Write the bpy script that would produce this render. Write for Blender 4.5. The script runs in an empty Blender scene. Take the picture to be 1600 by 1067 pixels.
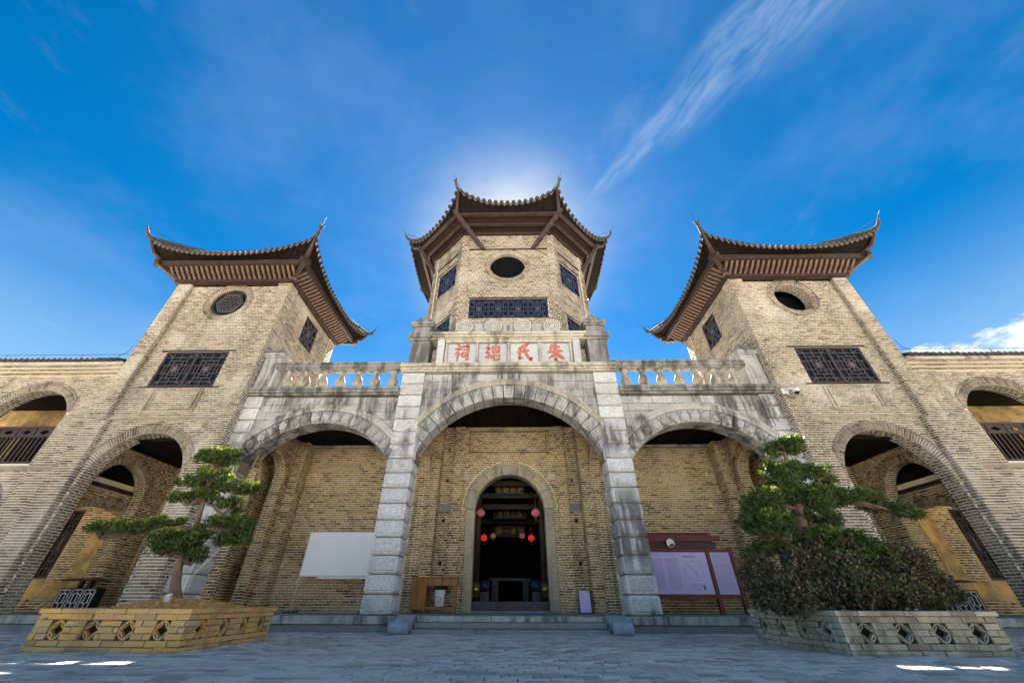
import bpy, math, random
import numpy as np
from mathutils import Vector, Matrix
from mathutils.geometry import tessellate_polygon

random.seed(7)
rng = np.random.default_rng(7)
SC = bpy.context.scene
COL = SC.collection
PI = math.pi
R = math.radians

# ------------------------------------------------------------------ camera
F_PX, PITCH, ROLL, YAW, PPX, PPY = 581.9, R(35.07), R(.156), R(-1.027), 786.9, 533.5
CAM = np.array([.023, -11.5, .579])
_f = np.array([math.sin(YAW)*math.cos(PITCH), math.cos(YAW)*math.cos(PITCH), math.sin(PITCH)])
_r = np.array([math.cos(YAW), -math.sin(YAW), 0.])
_u = np.cross(_r, _f)
CR = math.cos(ROLL)*_r + math.sin(ROLL)*_u
CU = -math.sin(ROLL)*_r + math.cos(ROLL)*_u
CM = np.array([CR, CU, _f])
cd = bpy.data.cameras.new('camera')
cam = bpy.data.objects.new('camera', cd)
COL.objects.link(cam)
cam.matrix_world = Matrix(((CR[0], CU[0], -_f[0], CAM[0]), (CR[1], CU[1], -_f[1], CAM[1]), (CR[2], CU[2], -_f[2], CAM[2]), (0, 0, 0, 1)))
cd.sensor_width = 36
cd.lens = F_PX/1600*36
cd.shift_x = (800-PPX)/1600
cd.clip_start = .05
cd.clip_end = 6000
SC.camera = cam

def at(u, v, Y):
    """point of the plane Y = const seen at photo position u, v"""
    d = CM.T @ np.array([(u-PPX)/F_PX, -(v-PPY)/F_PX, 1])
    return Vector(CAM + (Y-CAM[1])/d[1]*d)

# ------------------------------------------------------------------ node helpers
class NT:
    def __init__(s, tree):
        s.t = tree
    def n(s, typ, **kw):
        nd = s.t.nodes.new(typ)
        for k, v in kw.items():
            setattr(nd, k, v)
        return nd
    def put(s, sock, val):
        if isinstance(val, bpy.types.NodeSocket):
            s.t.links.new(val, sock)
        else:
            try:
                sock.default_value = val
            except Exception:
                sock.default_value = (*val, 1) if len(val) == 3 else val
    def m(s, op, a, b=0., c=0., clamp=False):
        nd = s.n('ShaderNodeMath', operation=op, use_clamp=clamp)
        s.put(nd.inputs[0], a); s.put(nd.inputs[1], b); s.put(nd.inputs[2], c)
        return nd.outputs[0]
    def v(s, op, a, b=(0, 0, 0), sc=None):
        nd = s.n('ShaderNodeVectorMath', operation=op)
        s.put(nd.inputs[0], a); s.put(nd.inputs[1], b)
        if sc is not None:
            s.put(nd.inputs[3], sc)
        return nd.outputs[1] if op in ('DOT_PRODUCT', 'LENGTH') else nd.outputs[0]
    def mix(s, f, a, b, bt='MIX'):
        nd = s.n('ShaderNodeMix', data_type='RGBA', blend_type=bt)
        s.put(nd.inputs[0], f); s.put(nd.inputs[6], a); s.put(nd.inputs[7], b)
        return nd.outputs[2]
    def noise(s, vec, scale, detail=3, rough=.55, w=0, dist=0.):
        nd = s.n('ShaderNodeTexNoise')
        if vec is not None:
            s.put(nd.inputs['Vector'], vec)
        nd.inputs['Scale'].default_value = scale
        nd.inputs['Detail'].default_value = detail
        nd.inputs['Roughness'].default_value = rough
        nd.inputs['Distortion'].default_value = dist
        return nd.outputs[0]
    def ss(s, x, lo, hi, a=0., b=1.):
        nd = s.n('ShaderNodeMapRange', interpolation_type='SMOOTHSTEP')
        s.put(nd.inputs[0], x); s.put(nd.inputs[1], lo); s.put(nd.inputs[2], hi); s.put(nd.inputs[3], a); s.put(nd.inputs[4], b)
        return nd.outputs[0]
    def ramp(s, x, stops, interp='LINEAR'):
        nd = s.n('ShaderNodeValToRGB')
        e = nd.color_ramp.elements
        nd.color_ramp.interpolation = interp
        while len(e) < len(stops):
            e.new(.5)
        for el, (p, c) in zip(e, stops):
            el.position = p
            el.color = (*c, 1)
        s.put(nd.inputs[0], x)
        return nd.outputs[0]
    def sep(s, v):
        nd = s.n('ShaderNodeSeparateXYZ'); s.put(nd.inputs[0], v)
        return nd.outputs
    def comb(s, x, y, z):
        nd = s.n('ShaderNodeCombineXYZ')
        s.put(nd.inputs[0], x); s.put(nd.inputs[1], y); s.put(nd.inputs[2], z)
        return nd.outputs[0]

# ------------------------------------------------------------------ world, sun, exposure
SUN_EL = R(48.9)
wd = bpy.data.worlds.new('World')
SC.world = wd
wd.use_nodes = True
wd.node_tree.nodes.clear()
w = NT(wd.node_tree)
sky = w.n('ShaderNodeTexSky', sky_type='NISHITA')
sky.sun_disc = False
sky.sun_elevation = SUN_EL
sky.sun_rotation = 0
sky.altitude = 0
sky.air_density = 1.0
sky.dust_density = SKY_DUST = .12
sky.ozone_density = 4.0
d = w.n('ShaderNodeTexCoord').outputs['Generated']
d = w.v('NORMALIZE', d)
dx, dy, dz = w.sep(d)
zz = w.m('MAXIMUM', dz, .03)
p = w.comb(w.m('DIVIDE', dx, zz), w.m('DIVIDE', dy, zz), 0.)
# deep, saturated blue of the photograph
hs = w.n('ShaderNodeHueSaturation')
hs.inputs['Hue'].default_value = .495
hs.inputs['Saturation'].default_value = 1.55
hs.inputs['Value'].default_value = .43
w.put(hs.inputs['Color'], sky.outputs[0])
skycol = hs.outputs[0]
# pale haze towards the horizon
skycol = w.mix(w.ss(dz, .28, .58, .50, 0.), skycol, (1.5, 2.15, 2.75))
# sun haze around the hidden sun
sd = w.v('DOT_PRODUCT', d, (0, math.cos(SUN_EL), math.sin(SUN_EL)))
sd = w.m('MAXIMUM', sd, 0.)
halo = w.m('ADD', w.m('MULTIPLY', w.m('POWER', sd, 85.), 1.35), w.m('MULTIPLY', w.m('POWER', sd, 11.), .13))
hn = w.noise(w.v('MULTIPLY', p, (1.6, 2.2, 1)), 2.2, 4, .6)
halo = w.m('MULTIPLY', halo, w.ss(hn, .2, .75, .7, 1.2), clamp=True)
skycol = w.mix(halo, skycol, (2.3, 2.45, 2.55))
# cirrus streak that fans out away from the sun
P0 = (.255, .67, 0)
q = w.v('SUBTRACT', p, P0)
ca = w.v('DOT_PRODUCT', q, (.5, -.866, 0))
cb = w.v('DOT_PRODUCT', q, (.866, .5, 0))
wob = w.m('MULTIPLY', w.m('SUBTRACT', w.noise(p, 5., 4, .6), .5), .07)
wob2 = w.m('MULTIPLY', wob, w.m('MINIMUM', w.m('ADD', w.m('MULTIPLY', w.m('MAXIMUM', ca, 0.), 2.2), .12), 1.))
cb2 = w.m('ADD', cb, wob2)
cw = w.m('ADD', w.m('MULTIPLY', w.m('MAXIMUM', ca, 0.), .17), .016)
cr = w.m('DIVIDE', w.m('SUBTRACT', cb2, w.m('MULTIPLY', ca, .10)), cw)
band = w.m('MULTIPLY', w.ss(cr, -1.2, -.25), w.ss(cr, .1, 1.6, 1., 0.))
band = w.m('MULTIPLY', band, w.ss(ca, -.03, .05))
fib = w.noise(w.comb(w.m('MULTIPLY', ca, 4.), w.m('MULTIPLY', cb2, 16.), 0.), 1.6, 6, .65)
band = w.m('MULTIPLY', band, w.ss(fib, .25, .8))
# thin wisps elsewhere
wi = w.noise(w.v('ADD', w.v('MULTIPLY', p, (2.2, 1.2, 1)), w.comb(wob, wob, 3.1)), 2.3, 6, .68)
wisp = w.m('MULTIPLY', w.ss(wi, .56, .86), .55)
veil = w.m('MULTIPLY', w.ss(w.noise(w.v('ADD', p, (4.2, 1.7, 0)), 1.3, 5, .6), .45, .75), .12)
cl = w.m('ADD', w.m('ADD', w.m('MULTIPLY', band, .42), veil), w.m('MULTIPLY', wisp, .25), clamp=True)
# low cumulus
az = w.m('ARCTAN2', dx, dy)
cn = w.noise(w.v('MULTIPLY', d, (1, 1, 1.9)), 8.5, 7, .58)
cum = w.m('MULTIPLY', w.ss(w.m('ADD', cn, w.ss(dz, .355, .415, .15, -.4)), .52, .64), w.ss(az, R(48), R(53)))
CLOUD = (1.7, 2.1, 2.75)
skycol = w.mix(cl, skycol, CLOUD)
skycol = w.mix(cum, skycol, (3.0, 3.1, 3.2))
bg = w.n('ShaderNodeBackground')
w.put(bg.inputs[0], skycol)
bg.inputs[1].default_value = .05
w.t.links.new(bg.outputs[0], w.n('ShaderNodeOutputWorld').inputs[0])

sl = bpy.data.lights.new('sun', 'SUN')
sl.energy = 5.0
sl.angle = R(.5)
sl.color = (1., .95, .87)
sun = bpy.data.objects.new('sun', sl)
COL.objects.link(sun)
sun.rotation_euler = Vector((0, -math.cos(SUN_EL), -math.sin(SUN_EL))).to_track_quat('-Z', 'Y').to_euler()
sun.location = (0, 30, 40)
SC.view_settings.view_transform = 'Standard'
SC.view_settings.look = 'None'
SC.view_settings.gamma = 1
SC.view_settings.use_curve_mapping = False
SC.view_settings.exposure = 2.95
SC.cycles.max_bounces = 8
SC.cycles.diffuse_bounces = 6
SC.cycles.use_denoising = True

# ------------------------------------------------------------------ materials
MATS = {}
def newmat(name):
    m = bpy.data.materials.new(name)
    m.use_nodes = True
    m.node_tree.nodes.clear()
    t = NT(m.node_tree)
    b = t.n('ShaderNodeBsdfPrincipled')
    t.t.links.new(b.outputs[0], t.n('ShaderNodeOutputMaterial').inputs[0])
    MATS[name] = m
    return t, b
def pos(t):
    return t.n('ShaderNodeNewGeometry').outputs['Position']
def rnd(t):
    a = t.n('ShaderNodeNewGeometry').outputs['Random Per Island']
    b = t.n('ShaderNodeObjectInfo').outputs['Random']
    return t.m('FRACT', t.m('ADD', a, t.m('MULTIPLY', b, 7.31)))
def bump(t, b, h, s=.3, dist=.01):
    nd = t.n('ShaderNodeBump')
    nd.inputs['Strength'].default_value = s
    nd.inputs['Distance'].default_value = dist
    t.put(nd.inputs['Height'], h)
    t.put(b.inputs['Normal'], nd.outputs[0])

def brick_mat(name, stops, pale, pale_amt=.5, dirt=(.07, .055, .04), ochre=None, sc=1., dl=.49):
    t, b = newmat(name)
    P = pos(t)
    r = rnd(t)
    c = t.ramp(r, stops)
    fine = t.noise(P, 55*sc, 4, .7)
    c = t.mix(t.ss(fine, .3, .8, .0, .55), c, t.mix(.5, c, (.03, .025, .02)))
    big = t.noise(P, .55, 4, .6)
    c = t.mix(t.m('MULTIPLY', t.ss(big, .48, .72), pale_amt), c, pale)
    if ochre:
        og = t.noise(t.v('ADD', P, (17, 4, 9)), .8, 4, .6)
        c = t.mix(t.ss(og, .52, .75, 0., .55), c, ochre)
    px, py, pz = t.sep(P)
    st = t.noise(t.v('MULTIPLY', P, (1.6, 1.6, .35)), 1.1, 5, .65)
    c = t.mix(t.ss(st, dl, dl+.22, 0., .75), c, dirt)
    t.put(b.inputs['Base Color'], c)
    b.inputs['Roughness'].default_value = .9
    bump(t, b, fine, .35, .006)
def simple(name, col, rough=.7, var=.25, sc=8, metal=0., bmp=.15, spec=.3, stretch=(1, 1, 1)):
    t, b = newmat(name)
    P = t.v('MULTIPLY', pos(t), stretch)
    n1 = t.noise(P, sc, 5, .6)
    c = t.mix(t.ss(n1, .25, .75), tuple(x*(1-var) for x in col), tuple(min(1, x*(1+var)) for x in col))
    c = t.mix(t.m('MULTIPLY', rnd(t), .25), c, tuple(x*.6 for x in col))
    t.put(b.inputs['Base Color'], c)
    b.inputs['Roughness'].default_value = rough
    b.inputs['Metallic'].default_value = metal
    b.inputs['Specular IOR Level'].default_value = spec
    if bmp:
        bump(t, b, t.noise(P, sc*6, 4, .65), bmp, .01)
    return t, b, c

brick_mat('brick', [(0, (.225, .18, .128)), (.12, (.29, .235, .17)), (.36, (.345, .285, .208)), (.52, (.255, .215, .167)), (.68, (.30, .24, .17)), (.80, (.19, .15, .11)),
                    (.90, (.115, .09, .068)), (.95, (.24, .145, .10)), (1, (.06, .047, .038))], (.52, .46, .38), .8)
brick_mat('brick_porch', [(0, (.33, .225, .10)), (.2, (.42, .295, .135)), (.42, (.47, .33, .155)), (.58, (.36, .26, .135)), (.74, (.25, .17, .09)),
                          (.88, (.15, .105, .06)), (1, (.07, .055, .038))], (.60, .46, .28), .7, ochre=(.56, .40, .18))
brick_mat('brick_trim', [(0, (.34, .27, .18)), (.5, (.42, .34, .235)), (1, (.30, .24, .165))], (.52, .44, .34), .6)
brick_mat('brick_planter_warm_lit', [(0, (.76, .41, .11)), (.25, (.84, .47, .13)), (.5, (.64, .42, .17)), (.7, (.72, .46, .19)), (.88, (.48, .34, .18)), (1, (.32, .24, .14))], (.76, .49, .21), .5, dirt=(.16, .115, .045), ochre=(.86, .40, .06), sc=.7, dl=.50)  # left planter: warm reflected light painted into the ochre brick colour
brick_mat('brick_planter_grey', [(0, (.54, .46, .33)), (.3, (.70, .61, .45)), (.55, (.46, .39, .28)), (.8, (.62, .51, .33)), (1, (.30, .25, .18))], (.74, .66, .52), .6, dirt=(.09, .078, .05), ochre=(.60, .44, .20), sc=.7, dl=.42)
t, b = newmat('mortar')
P = pos(t)
c = t.mix(t.noise(P, 1.2, 5, .65), (.74, .64, .47), (.90, .80, .62))
t.put(b.inputs['Base Color'], t.mix(t.ss(t.noise(P, 30, 4, .7), .4, .8, 0., .5), c, (.28, .23, .17)))
b.inputs['Roughness'].default_value = .95
simple('mortar_porch', (.84, .69, .46), .95, .2, 3)
simple('mortar_dark', (.22, .18, .12), .95, .3, 5)

# grey-white weathered stone with black rain streaks
def stone_mat(name, a, bb, warm, black, lo=.5):
    t, b = newmat(name)
    P = pos(t)
    r = rnd(t)
    n1 = t.noise(P, 3.2, 6, .7)
    c = t.mix(n1, a, bb)
    c = t.mix(t.m('MULTIPLY', r, .35), c, warm)
    v = t.noise(t.v('ADD', t.v('MULTIPLY', P, (1, 1, 2.2)), t.comb(t.m('MULTIPLY', r, 9.), 0., 0.)), 5.5, 6, .62, dist=1.4)
    c = t.mix(t.ss(t.m('ABSOLUTE', t.m('SUBTRACT', v, .5)), .0, .05, .5, 0.), c, (.12, .12, .12))
    st = t.noise(t.v('MULTIPLY', P, (3.2, 3.2, .42)), 1.0, 6, .7)
    bl = t.noise(t.v('ADD', P, (3, 8, 1)), .62, 4, .6)
    k = t.m('MULTIPLY', t.ss(st, .40, .62), t.ss(bl, lo, lo+.18))
    for bx, bz, br in ((3.45, 2.3, 1.5), (3.2, 4.9, .7), (-8.2, 4.5, 1.1), (8.75, 5.9, .8), (-7.9, 6.4, .8), (7.6, 6.3, .9), (-3.3, 8.2, .9), (3.3, 8.2, .9), (-5.9, 6.3, .7), (0., 7.2, .8)):
        px_, py_, pz_ = t.sep(P)
        dd = t.m('SQRT', t.m('ADD', t.m('POWER', t.m('SUBTRACT', px_, bx), 2.), t.m('POWER', t.m('SUBTRACT', pz_, bz), 2.)))
        k = t.m('MAXIMUM', k, t.m('MULTIPLY', t.ss(dd, br*.35, br, 1., 0.), t.ss(st, .36, .56)))
    c = t.mix(t.m('MULTIPLY', k, black), c, (.040, .037, .033))
    c = t.mix(t.m('MULTIPLY', t.m('FRACT', t.m('MULTIPLY', r, 13.7)), .32), c, (.20, .19, .18))
    sp = t.noise(P, 42, 3, .7)
    c = t.mix(t.ss(sp, .56, .74, 0., .5), c, (.15, .145, .14))
    t.put(b.inputs['Base Color'], c)
    b.inputs['Roughness'].default_value = .8
    bump(t, b, t.m('ADD', t.m('MULTIPLY', sp, .5), n1), .5, .012)
stone_mat('stone', (.42, .41, .395), (.66, .64, .61), (.60, .53, .42), .95, .40)
stone_mat('stone_warm', (.52, .47, .37), (.72, .66, .54), (.56, .46, .29), .8, .42)
stone_mat('stone_pillar', (.62, .61, .60), (.84, .83, .81), (.70, .65, .56), .85, .50)
stone_mat('stone_weathered', (.20, .19, .17), (.46, .44, .40), (.36, .32, .25), .95, .34)
stone_mat('stone_step', (.19, .19, .20), (.40, .40, .41), (.36, .31, .22), .5, .5)
stone_mat('stone_plaque', (.52, .52, .53), (.70, .70, .70), (.55, .53, .47), .4, .55)
stone_mat('stone_rosette', (.50, .46, .39), (.74, .70, .62), (.60, .54, .43), .35, .5)
stone_mat('stone_tan', (.40, .33, .21), (.60, .51, .35), (.52, .42, .24), .6, .45)
stone_mat('stone_baluster', (.34, .29, .20), (.58, .51, .39), (.45, .37, .23), .9, .34)
simple('stone_smooth', (.33, .35, .38), .6, .2, 6)

simple('wood_dark', (.045, .023, .018), .55, .45, 5, stretch=(1, 1, 1))
simple('wood_beam', (.048, .029, .023), .5, .4, 4)
simple('wood_rib', (.110, .064, .042), .6, .35, 7)
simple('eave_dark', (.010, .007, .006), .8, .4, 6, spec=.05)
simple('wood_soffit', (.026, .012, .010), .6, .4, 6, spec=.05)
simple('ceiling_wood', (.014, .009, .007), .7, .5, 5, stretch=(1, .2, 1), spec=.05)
simple('window_wood', (.050, .036, .040), .45, .4, 8)
simple('window_blue', (.030, .032, .060), .4, .4, 8)
simple('lattice_wood', (.095, .078, .080), .5, .35, 10)
simple('lattice_blue', (.065, .078, .13), .45, .35, 10)
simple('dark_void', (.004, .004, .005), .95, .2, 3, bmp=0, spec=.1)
simple('roof_tile', (.045, .040, .037), .8, .5, 6)
simple('tile_edge', (.10, .078, .062), .85, .45, 9)
simple('ridge_mortar', (.06, .052, .04), .85, .5, 7)
simple('iron', (.05, .05, .055), .5, .2, 10, metal=.6)
t, b = newmat('ochre_plaster')
P = pos(t)
c = t.mix(t.ss(t.noise(P, 1.6, 6, .72), .35, .65), (.28, .19, .075), (.70, .48, .19))
c = t.mix(t.ss(t.noise(t.v('ADD', P, (5, 2, 1)), 1.7, 6, .7), .55, .70, 0., .8), c, (.42, .34, .22))
c = t.mix(t.ss(t.noise(P, 14, 5, .7), .52, .75, 0., .6), c, (.22, .15, .07))
t.put(b.inputs['Base Color'], c)
b.inputs['Roughness'].default_value = .92
bump(t, b, t.noise(P, 9, 6, .7), .5, .02)
simple('desk_wood', (.30, .13, .035), .45, .35, 3, stretch=(3, 3, .5))
simple('board_white', (.86, .86, .86), .35, .03, 1, bmp=0)
simple('board_frame', (.42, .42, .43), .35, .1, 4, metal=.5, bmp=0)
simple('sign_red', (.14, .028, .024), .5, .25, 5)
simple('sign_dark', (.06, .022, .02), .5, .25, 5)
simple('paper_lilac', (.55, .47, .74), .4, .03, 2, bmp=0)
simple('ink', (.16, .12, .24), .7, .2, 9, bmp=0)
t, b = newmat('red_paint')
P = pos(t)
c = t.mix(t.noise(P, 9, 4, .6), (.34, .06, .03), (.48, .13, .07))
c = t.mix(t.ss(t.noise(P, 24, 5, .75), .46, .66, 0., .75), c, (.50, .40, .36))
t.put(b.inputs['Base Color'], c)
b.inputs['Roughness'].default_value = .85
simple('gold', (.24, .16, .05), .4, .3, 12, metal=.3)
simple('brass', (.60, .42, .12), .3, .2, 9, metal=.8)
simple('lantern_frame', (.40, .05, .05), .5, .2, 9)
simple('plastic_white', (.75, .75, .74), .35, .05, 4, bmp=0)
simple('dark_glass', (.012, .014, .016), .08, .2, 3, bmp=0)
simple('soil', (.66, .31, .095), .95, .45, 14, bmp=.6)
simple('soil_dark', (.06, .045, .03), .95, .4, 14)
simple('bark', (.20, .13, .085), .9, .4, 14, bmp=.7, stretch=(1, 1, .3))
simple('porcelain', (.62, .60, .55), .35, .12, 8)
simple('case_paint', (.015, .013, .013), .4, .3, 5)
simple('blue_white', (.035, .055, .075), .35, .3, 9)
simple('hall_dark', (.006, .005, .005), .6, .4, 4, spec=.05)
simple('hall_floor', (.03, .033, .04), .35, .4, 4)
simple('moss_leaf', (.28, .26, .03), .8, .3, 12, bmp=0)
for nm, col, em in (('lantern_pink', (.50, .14, .15), .035), ('lantern_red', (.7, .03, .02), .09)):
    t, b, c = simple(nm, col, .5, .1, 9, bmp=0)
    t.put(b.inputs['Emission Color'], c)
    b.inputs['Emission Strength'].default_value = em
def leaf_mat(name, stops, trans=.25):
    t, b = newmat(name)
    r = rnd(t)
    c = t.ramp(r, stops)
    t.put(b.inputs['Base Color'], c)
    b.inputs['Roughness'].default_value = .45
    b.inputs['Specular IOR Level'].default_value = .35
    b.inputs['Subsurface Weight'].default_value = 0
    tr = t.n('ShaderNodeBsdfTranslucent')
    t.put(tr.inputs[0], t.mix(.5, c, (.25, .30, .03)))
    mx = t.n('ShaderNodeMixShader')
    mx.inputs[0].default_value = trans
    out = [n for n in t.t.nodes if n.type == 'OUTPUT_MATERIAL'][0]
    t.t.links.new(b.outputs[0], mx.inputs[1])
    t.t.links.new(tr.outputs[0], mx.inputs[2])
    t.t.links.new(mx.outputs[0], out.inputs[0])
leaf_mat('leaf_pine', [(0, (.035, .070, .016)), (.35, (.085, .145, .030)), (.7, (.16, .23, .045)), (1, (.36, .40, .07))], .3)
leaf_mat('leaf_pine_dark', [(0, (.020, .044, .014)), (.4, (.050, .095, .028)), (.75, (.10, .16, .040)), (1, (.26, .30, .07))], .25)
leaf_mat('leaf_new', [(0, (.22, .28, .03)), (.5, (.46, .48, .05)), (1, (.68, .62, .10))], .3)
leaf_mat('leaf_shrub', [(0, (.028, .018, .018)), (.25, (.095, .042, .048)), (.42, (.055, .070, .027)), (.56, (.10, .125, .036)), (.74, (.21, .105, .10)), (.90, (.17, .21, .05)), (1, (.42, .27, .23))], .2)

# paving
t, b = newmat('paver')
P = pos(t)
r = rnd(t)
c = t.ramp(r, [(0, (.36, .32, .275)), (.25, (.60, .54, .465)), (.6, (.70, .64, .56)), (.85, (.74, .675, .59)), (1, (.48, .435, .375))])
st = t.noise(P, .8, 5, .65)
c = t.mix(t.ss(st, .45, .75, 0., .55), c, (.30, .28, .255))
fn = t.noise(P, 40, 4, .7)
c = t.mix(t.ss(fn, .4, .8, 0., .4), c, (.12, .115, .11))
t.put(b.inputs['Base Color'], c)
b.inputs['Roughness'].default_value = .72
bump(t, b, fn, .3, .006)
t, b = newmat('ground')
P = pos(t)
bt = t.n('ShaderNodeTexBrick')
t.put(bt.inputs['Vector'], P)
bt.inputs['Color1'].default_value = (.52, .48, .42, 1)
bt.inputs['Color2'].default_value = (.60, .55, .48, 1)
bt.inputs['Mortar'].default_value = (.36, .33, .29, 1)
bt.inputs['Scale'].default_value = 1
bt.inputs['Brick Width'].default_value = .3
bt.inputs['Row Height'].default_value = .15
bt.inputs['Mortar Size'].default_value = .006
c = t.mix(t.ss(t.noise(P, .5, 5, .6), .45, .8, 0., .4), bt.outputs[0], (.44, .40, .34))
t.put(b.inputs['Base Color'], c)
b.inputs['Roughness'].default_value = .8
# the joints under the pavers
simple('paver_joint', (.07, .065, .06), .95, .3, 6)

# ------------------------------------------------------------------ objects
LOC = {}
def link(o, parent=None):
    COL.objects.link(o)
    if parent is not None:
        o.parent = parent
        o.matrix_parent_inverse = Matrix.Translation(-LOC.get(parent.name, Vector((0, 0, 0))))
def thing(name, label, cat, loc=(0, 0, 0), group=None):
    o = bpy.data.objects.new(name, None)
    o.empty_display_size = .2
    COL.objects.link(o)
    o.location = loc
    LOC[o.name] = Vector(loc)
    o['label'] = label
    o['category'] = cat
    if group:
        o['group'] = group
    return o
def tag(o, label, cat, group=None):
    o['label'] = label
    o['category'] = cat
    if group:
        o['group'] = group
    return o
def structure(o):
    o['kind'] = 'structure'
    return o
def stuff(o):
    o['kind'] = 'stuff'
    return o

class Fr:
    """a local frame: u right, v up, w outward"""
    def __init__(s, O, U, V, N):
        s.O, s.U, s.V, s.N = Vector(O), Vector(U).normalized(), Vector(V).normalized(), Vector(N).normalized()
    def p(s, u, v, w=0.):
        return s.O + s.U*u + s.V*v + s.N*w
WORLD = Fr((0, 0, 0), (1, 0, 0), (0, 1, 0), (0, 0, 1))

class MB:
    def __init__(s):
        s.v, s.f = [], []
    def add(s, vs, fs):
        o = len(s.v)
        s.v.extend([tuple(x) for x in vs])
        s.f.extend([tuple(i+o for i in f) for f in fs])
        return s
    def hexa(s, a, b, back=True):
        """a: four corners of the front, b: the matching four of the back"""
        fs = [(0, 1, 2, 3), (0, 4, 5, 1), (1, 5, 6, 2), (2, 6, 7, 3), (3, 7, 4, 0)]
        if back:
            fs.append((7, 6, 5, 4))
        return s.add(list(a)+list(b), fs)
    def fbox(s, fr, u0, u1, v0, v1, w0, w1, ch=0.):
        """box in a frame, w1 is the outer face; ch chamfers the outer edge"""
        if ch:
            ring = lambda i, w: [fr.p(u0+i, v0+i, w), fr.p(u1-i, v0+i, w), fr.p(u1-i, v1-i, w), fr.p(u0+i, v1-i, w)]
            return s.loft([ring(0, w0), ring(0, w1-ch), ring(ch, w1)])
        a = [fr.p(u0, v0, w1), fr.p(u1, v0, w1), fr.p(u1, v1, w1), fr.p(u0, v1, w1)]
        b = [fr.p(u0, v0, w0), fr.p(u1, v0, w0), fr.p(u1, v1, w0), fr.p(u0, v1, w0)]
        return s.hexa(a, b)
    def box(s, x0, x1, y0, y1, z0, z1, ch=0.):
        return s.fbox(WORLD, x0, x1, y0, y1, z0, z1, ch)
    def loft(s, rings, cap=True, closed=True):
        n = len(rings[0])
        vs = [p for r in rings for p in r]
        fs = []
        for i in range(len(rings)-1):
            for j in range(n if closed else n-1):
                k = (j+1) % n
                fs.append((i*n+j, i*n+k, (i+1)*n+k, (i+1)*n+j))
        if cap:
            fs.append(tuple(reversed(range(n))))
            fs.append(tuple((len(rings)-1)*n+j for j in range(n)))
        return s.add(vs, fs)
    def prism(s, pts, fr, w0, w1):
        return s.loft([[fr.p(u, v, w0) for u, v in pts], [fr.p(u, v, w1) for u, v in pts]])
    def tube(s, pts, rad, seg=8, flat=1.):
        pts = [Vector(p) for p in pts]
        rings = []
        n = len(pts)
        up = Vector((.13, .2, 1)).normalized()
        for i, p in enumerate(pts):
            dv = (pts[min(i+1, n-1)]-pts[max(i-1, 0)]).normalized()
            a = dv.cross(up)
            if a.length < .05:
                a = dv.cross(Vector((1, .1, 0)))
            a.normalize()
            b = a.cross(dv).normalized()
            r = rad[i] if isinstance(rad, (list, tuple)) else rad
            rings.append([p + a*(r*math.cos(2*PI*k/seg)) + b*(r*flat*math.sin(2*PI*k/seg)) for k in range(seg)])
        return s.loft(rings)
    def bar(s, a, b, wd, ht, up=(0, 0, 1)):
        """rectangular bar from a to b"""
        a, b = Vector(a), Vector(b)
        dv = (b-a).normalized()
        sd = dv.cross(Vector(up))
        if sd.length < 1e-4:
            sd = dv.cross(Vector((1, 0, 0)))
        sd.normalize()
        un = sd.cross(dv).normalized()
        q = lambda p: [p-sd*wd/2-un*ht/2, p+sd*wd/2-un*ht/2, p+sd*wd/2+un*ht/2, p-sd*wd/2+un*ht/2]
        return s.loft([q(a), q(b)])
    def lathe(s, prof, c, seg=16, sx=1., sy=1.):
        c = Vector(c)
        return s.loft([[c+Vector((r*sx*math.cos(2*PI*k/seg), r*sy*math.sin(2*PI*k/seg), z)) for k in range(seg)] for r, z in prof])
    def build(s, name, mat, parent=None, smooth=False):
        me = bpy.data.meshes.new(name)
        me.from_pydata(s.v, [], s.f)
        me.validate()
        me.update()
        if isinstance(mat, str):
            mat = MATS[mat]
        me.materials.append(mat)
        if smooth:
            me.shade_smooth()
        o = bpy.data.objects.new(name, me)
        link(o, parent)
        return o
def fix_normals(o):
    import bmesh
    bm = bmesh.new()
    bm.from_mesh(o.data)
    bmesh.ops.recalc_face_normals(bm, faces=bm.faces)
    bm.to_mesh(o.data)
    bm.free()
    return o
def copy_of(o, parent, mat_world=None):
    c = bpy.data.objects.new(o.name, o.data)
    link(c, parent)
    if mat_world is not None:
        c.matrix_basis = mat_world
    return c

# ------------------------------------------------------------------ openings
class Arch:
    def __init__(s, uc, hw, vb, vs, crown, ring=.25, thin=True, n=28):
        rise = crown-vs
        s.uc, s.hw, s.vb, s.vs, s.ring, s.thin, s.n = uc, hw, vb, vs, ring, thin, n
        s.R = (hw*hw+rise*rise)/(2*rise)
        s.cv = crown-s.R
        s.a = math.asin(min(1, hw/s.R)) if s.cv <= vs+1e-6 else PI-math.asin(min(1, hw/s.R))
    def path(s):
        arc = [(s.uc+s.R*math.sin(x), s.cv+s.R*math.cos(x)) for x in np.linspace(-s.a, s.a, s.n)]
        return [(s.uc-s.hw, s.vb)] + arc + [(s.uc+s.hw, s.vb)]
    def poly(s):
        return s.path()
    def block(s, v0, v1):
        m = (v0+v1)/2
        if v1 <= s.vb:
            return []
        if m < s.vs:
            return [(s.uc-s.hw, s.uc+s.hw)]
        rr = s.R + s.ring*.85 + (.05 if s.ring else 0)
        dv = m-s.cv
        if dv >= rr:
            return []
        h = math.sqrt(rr*rr-dv*dv)
        h = max(h, s.hw) if m < s.vs+.02 else h
        return [(s.uc-h, s.uc+h)]
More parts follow.
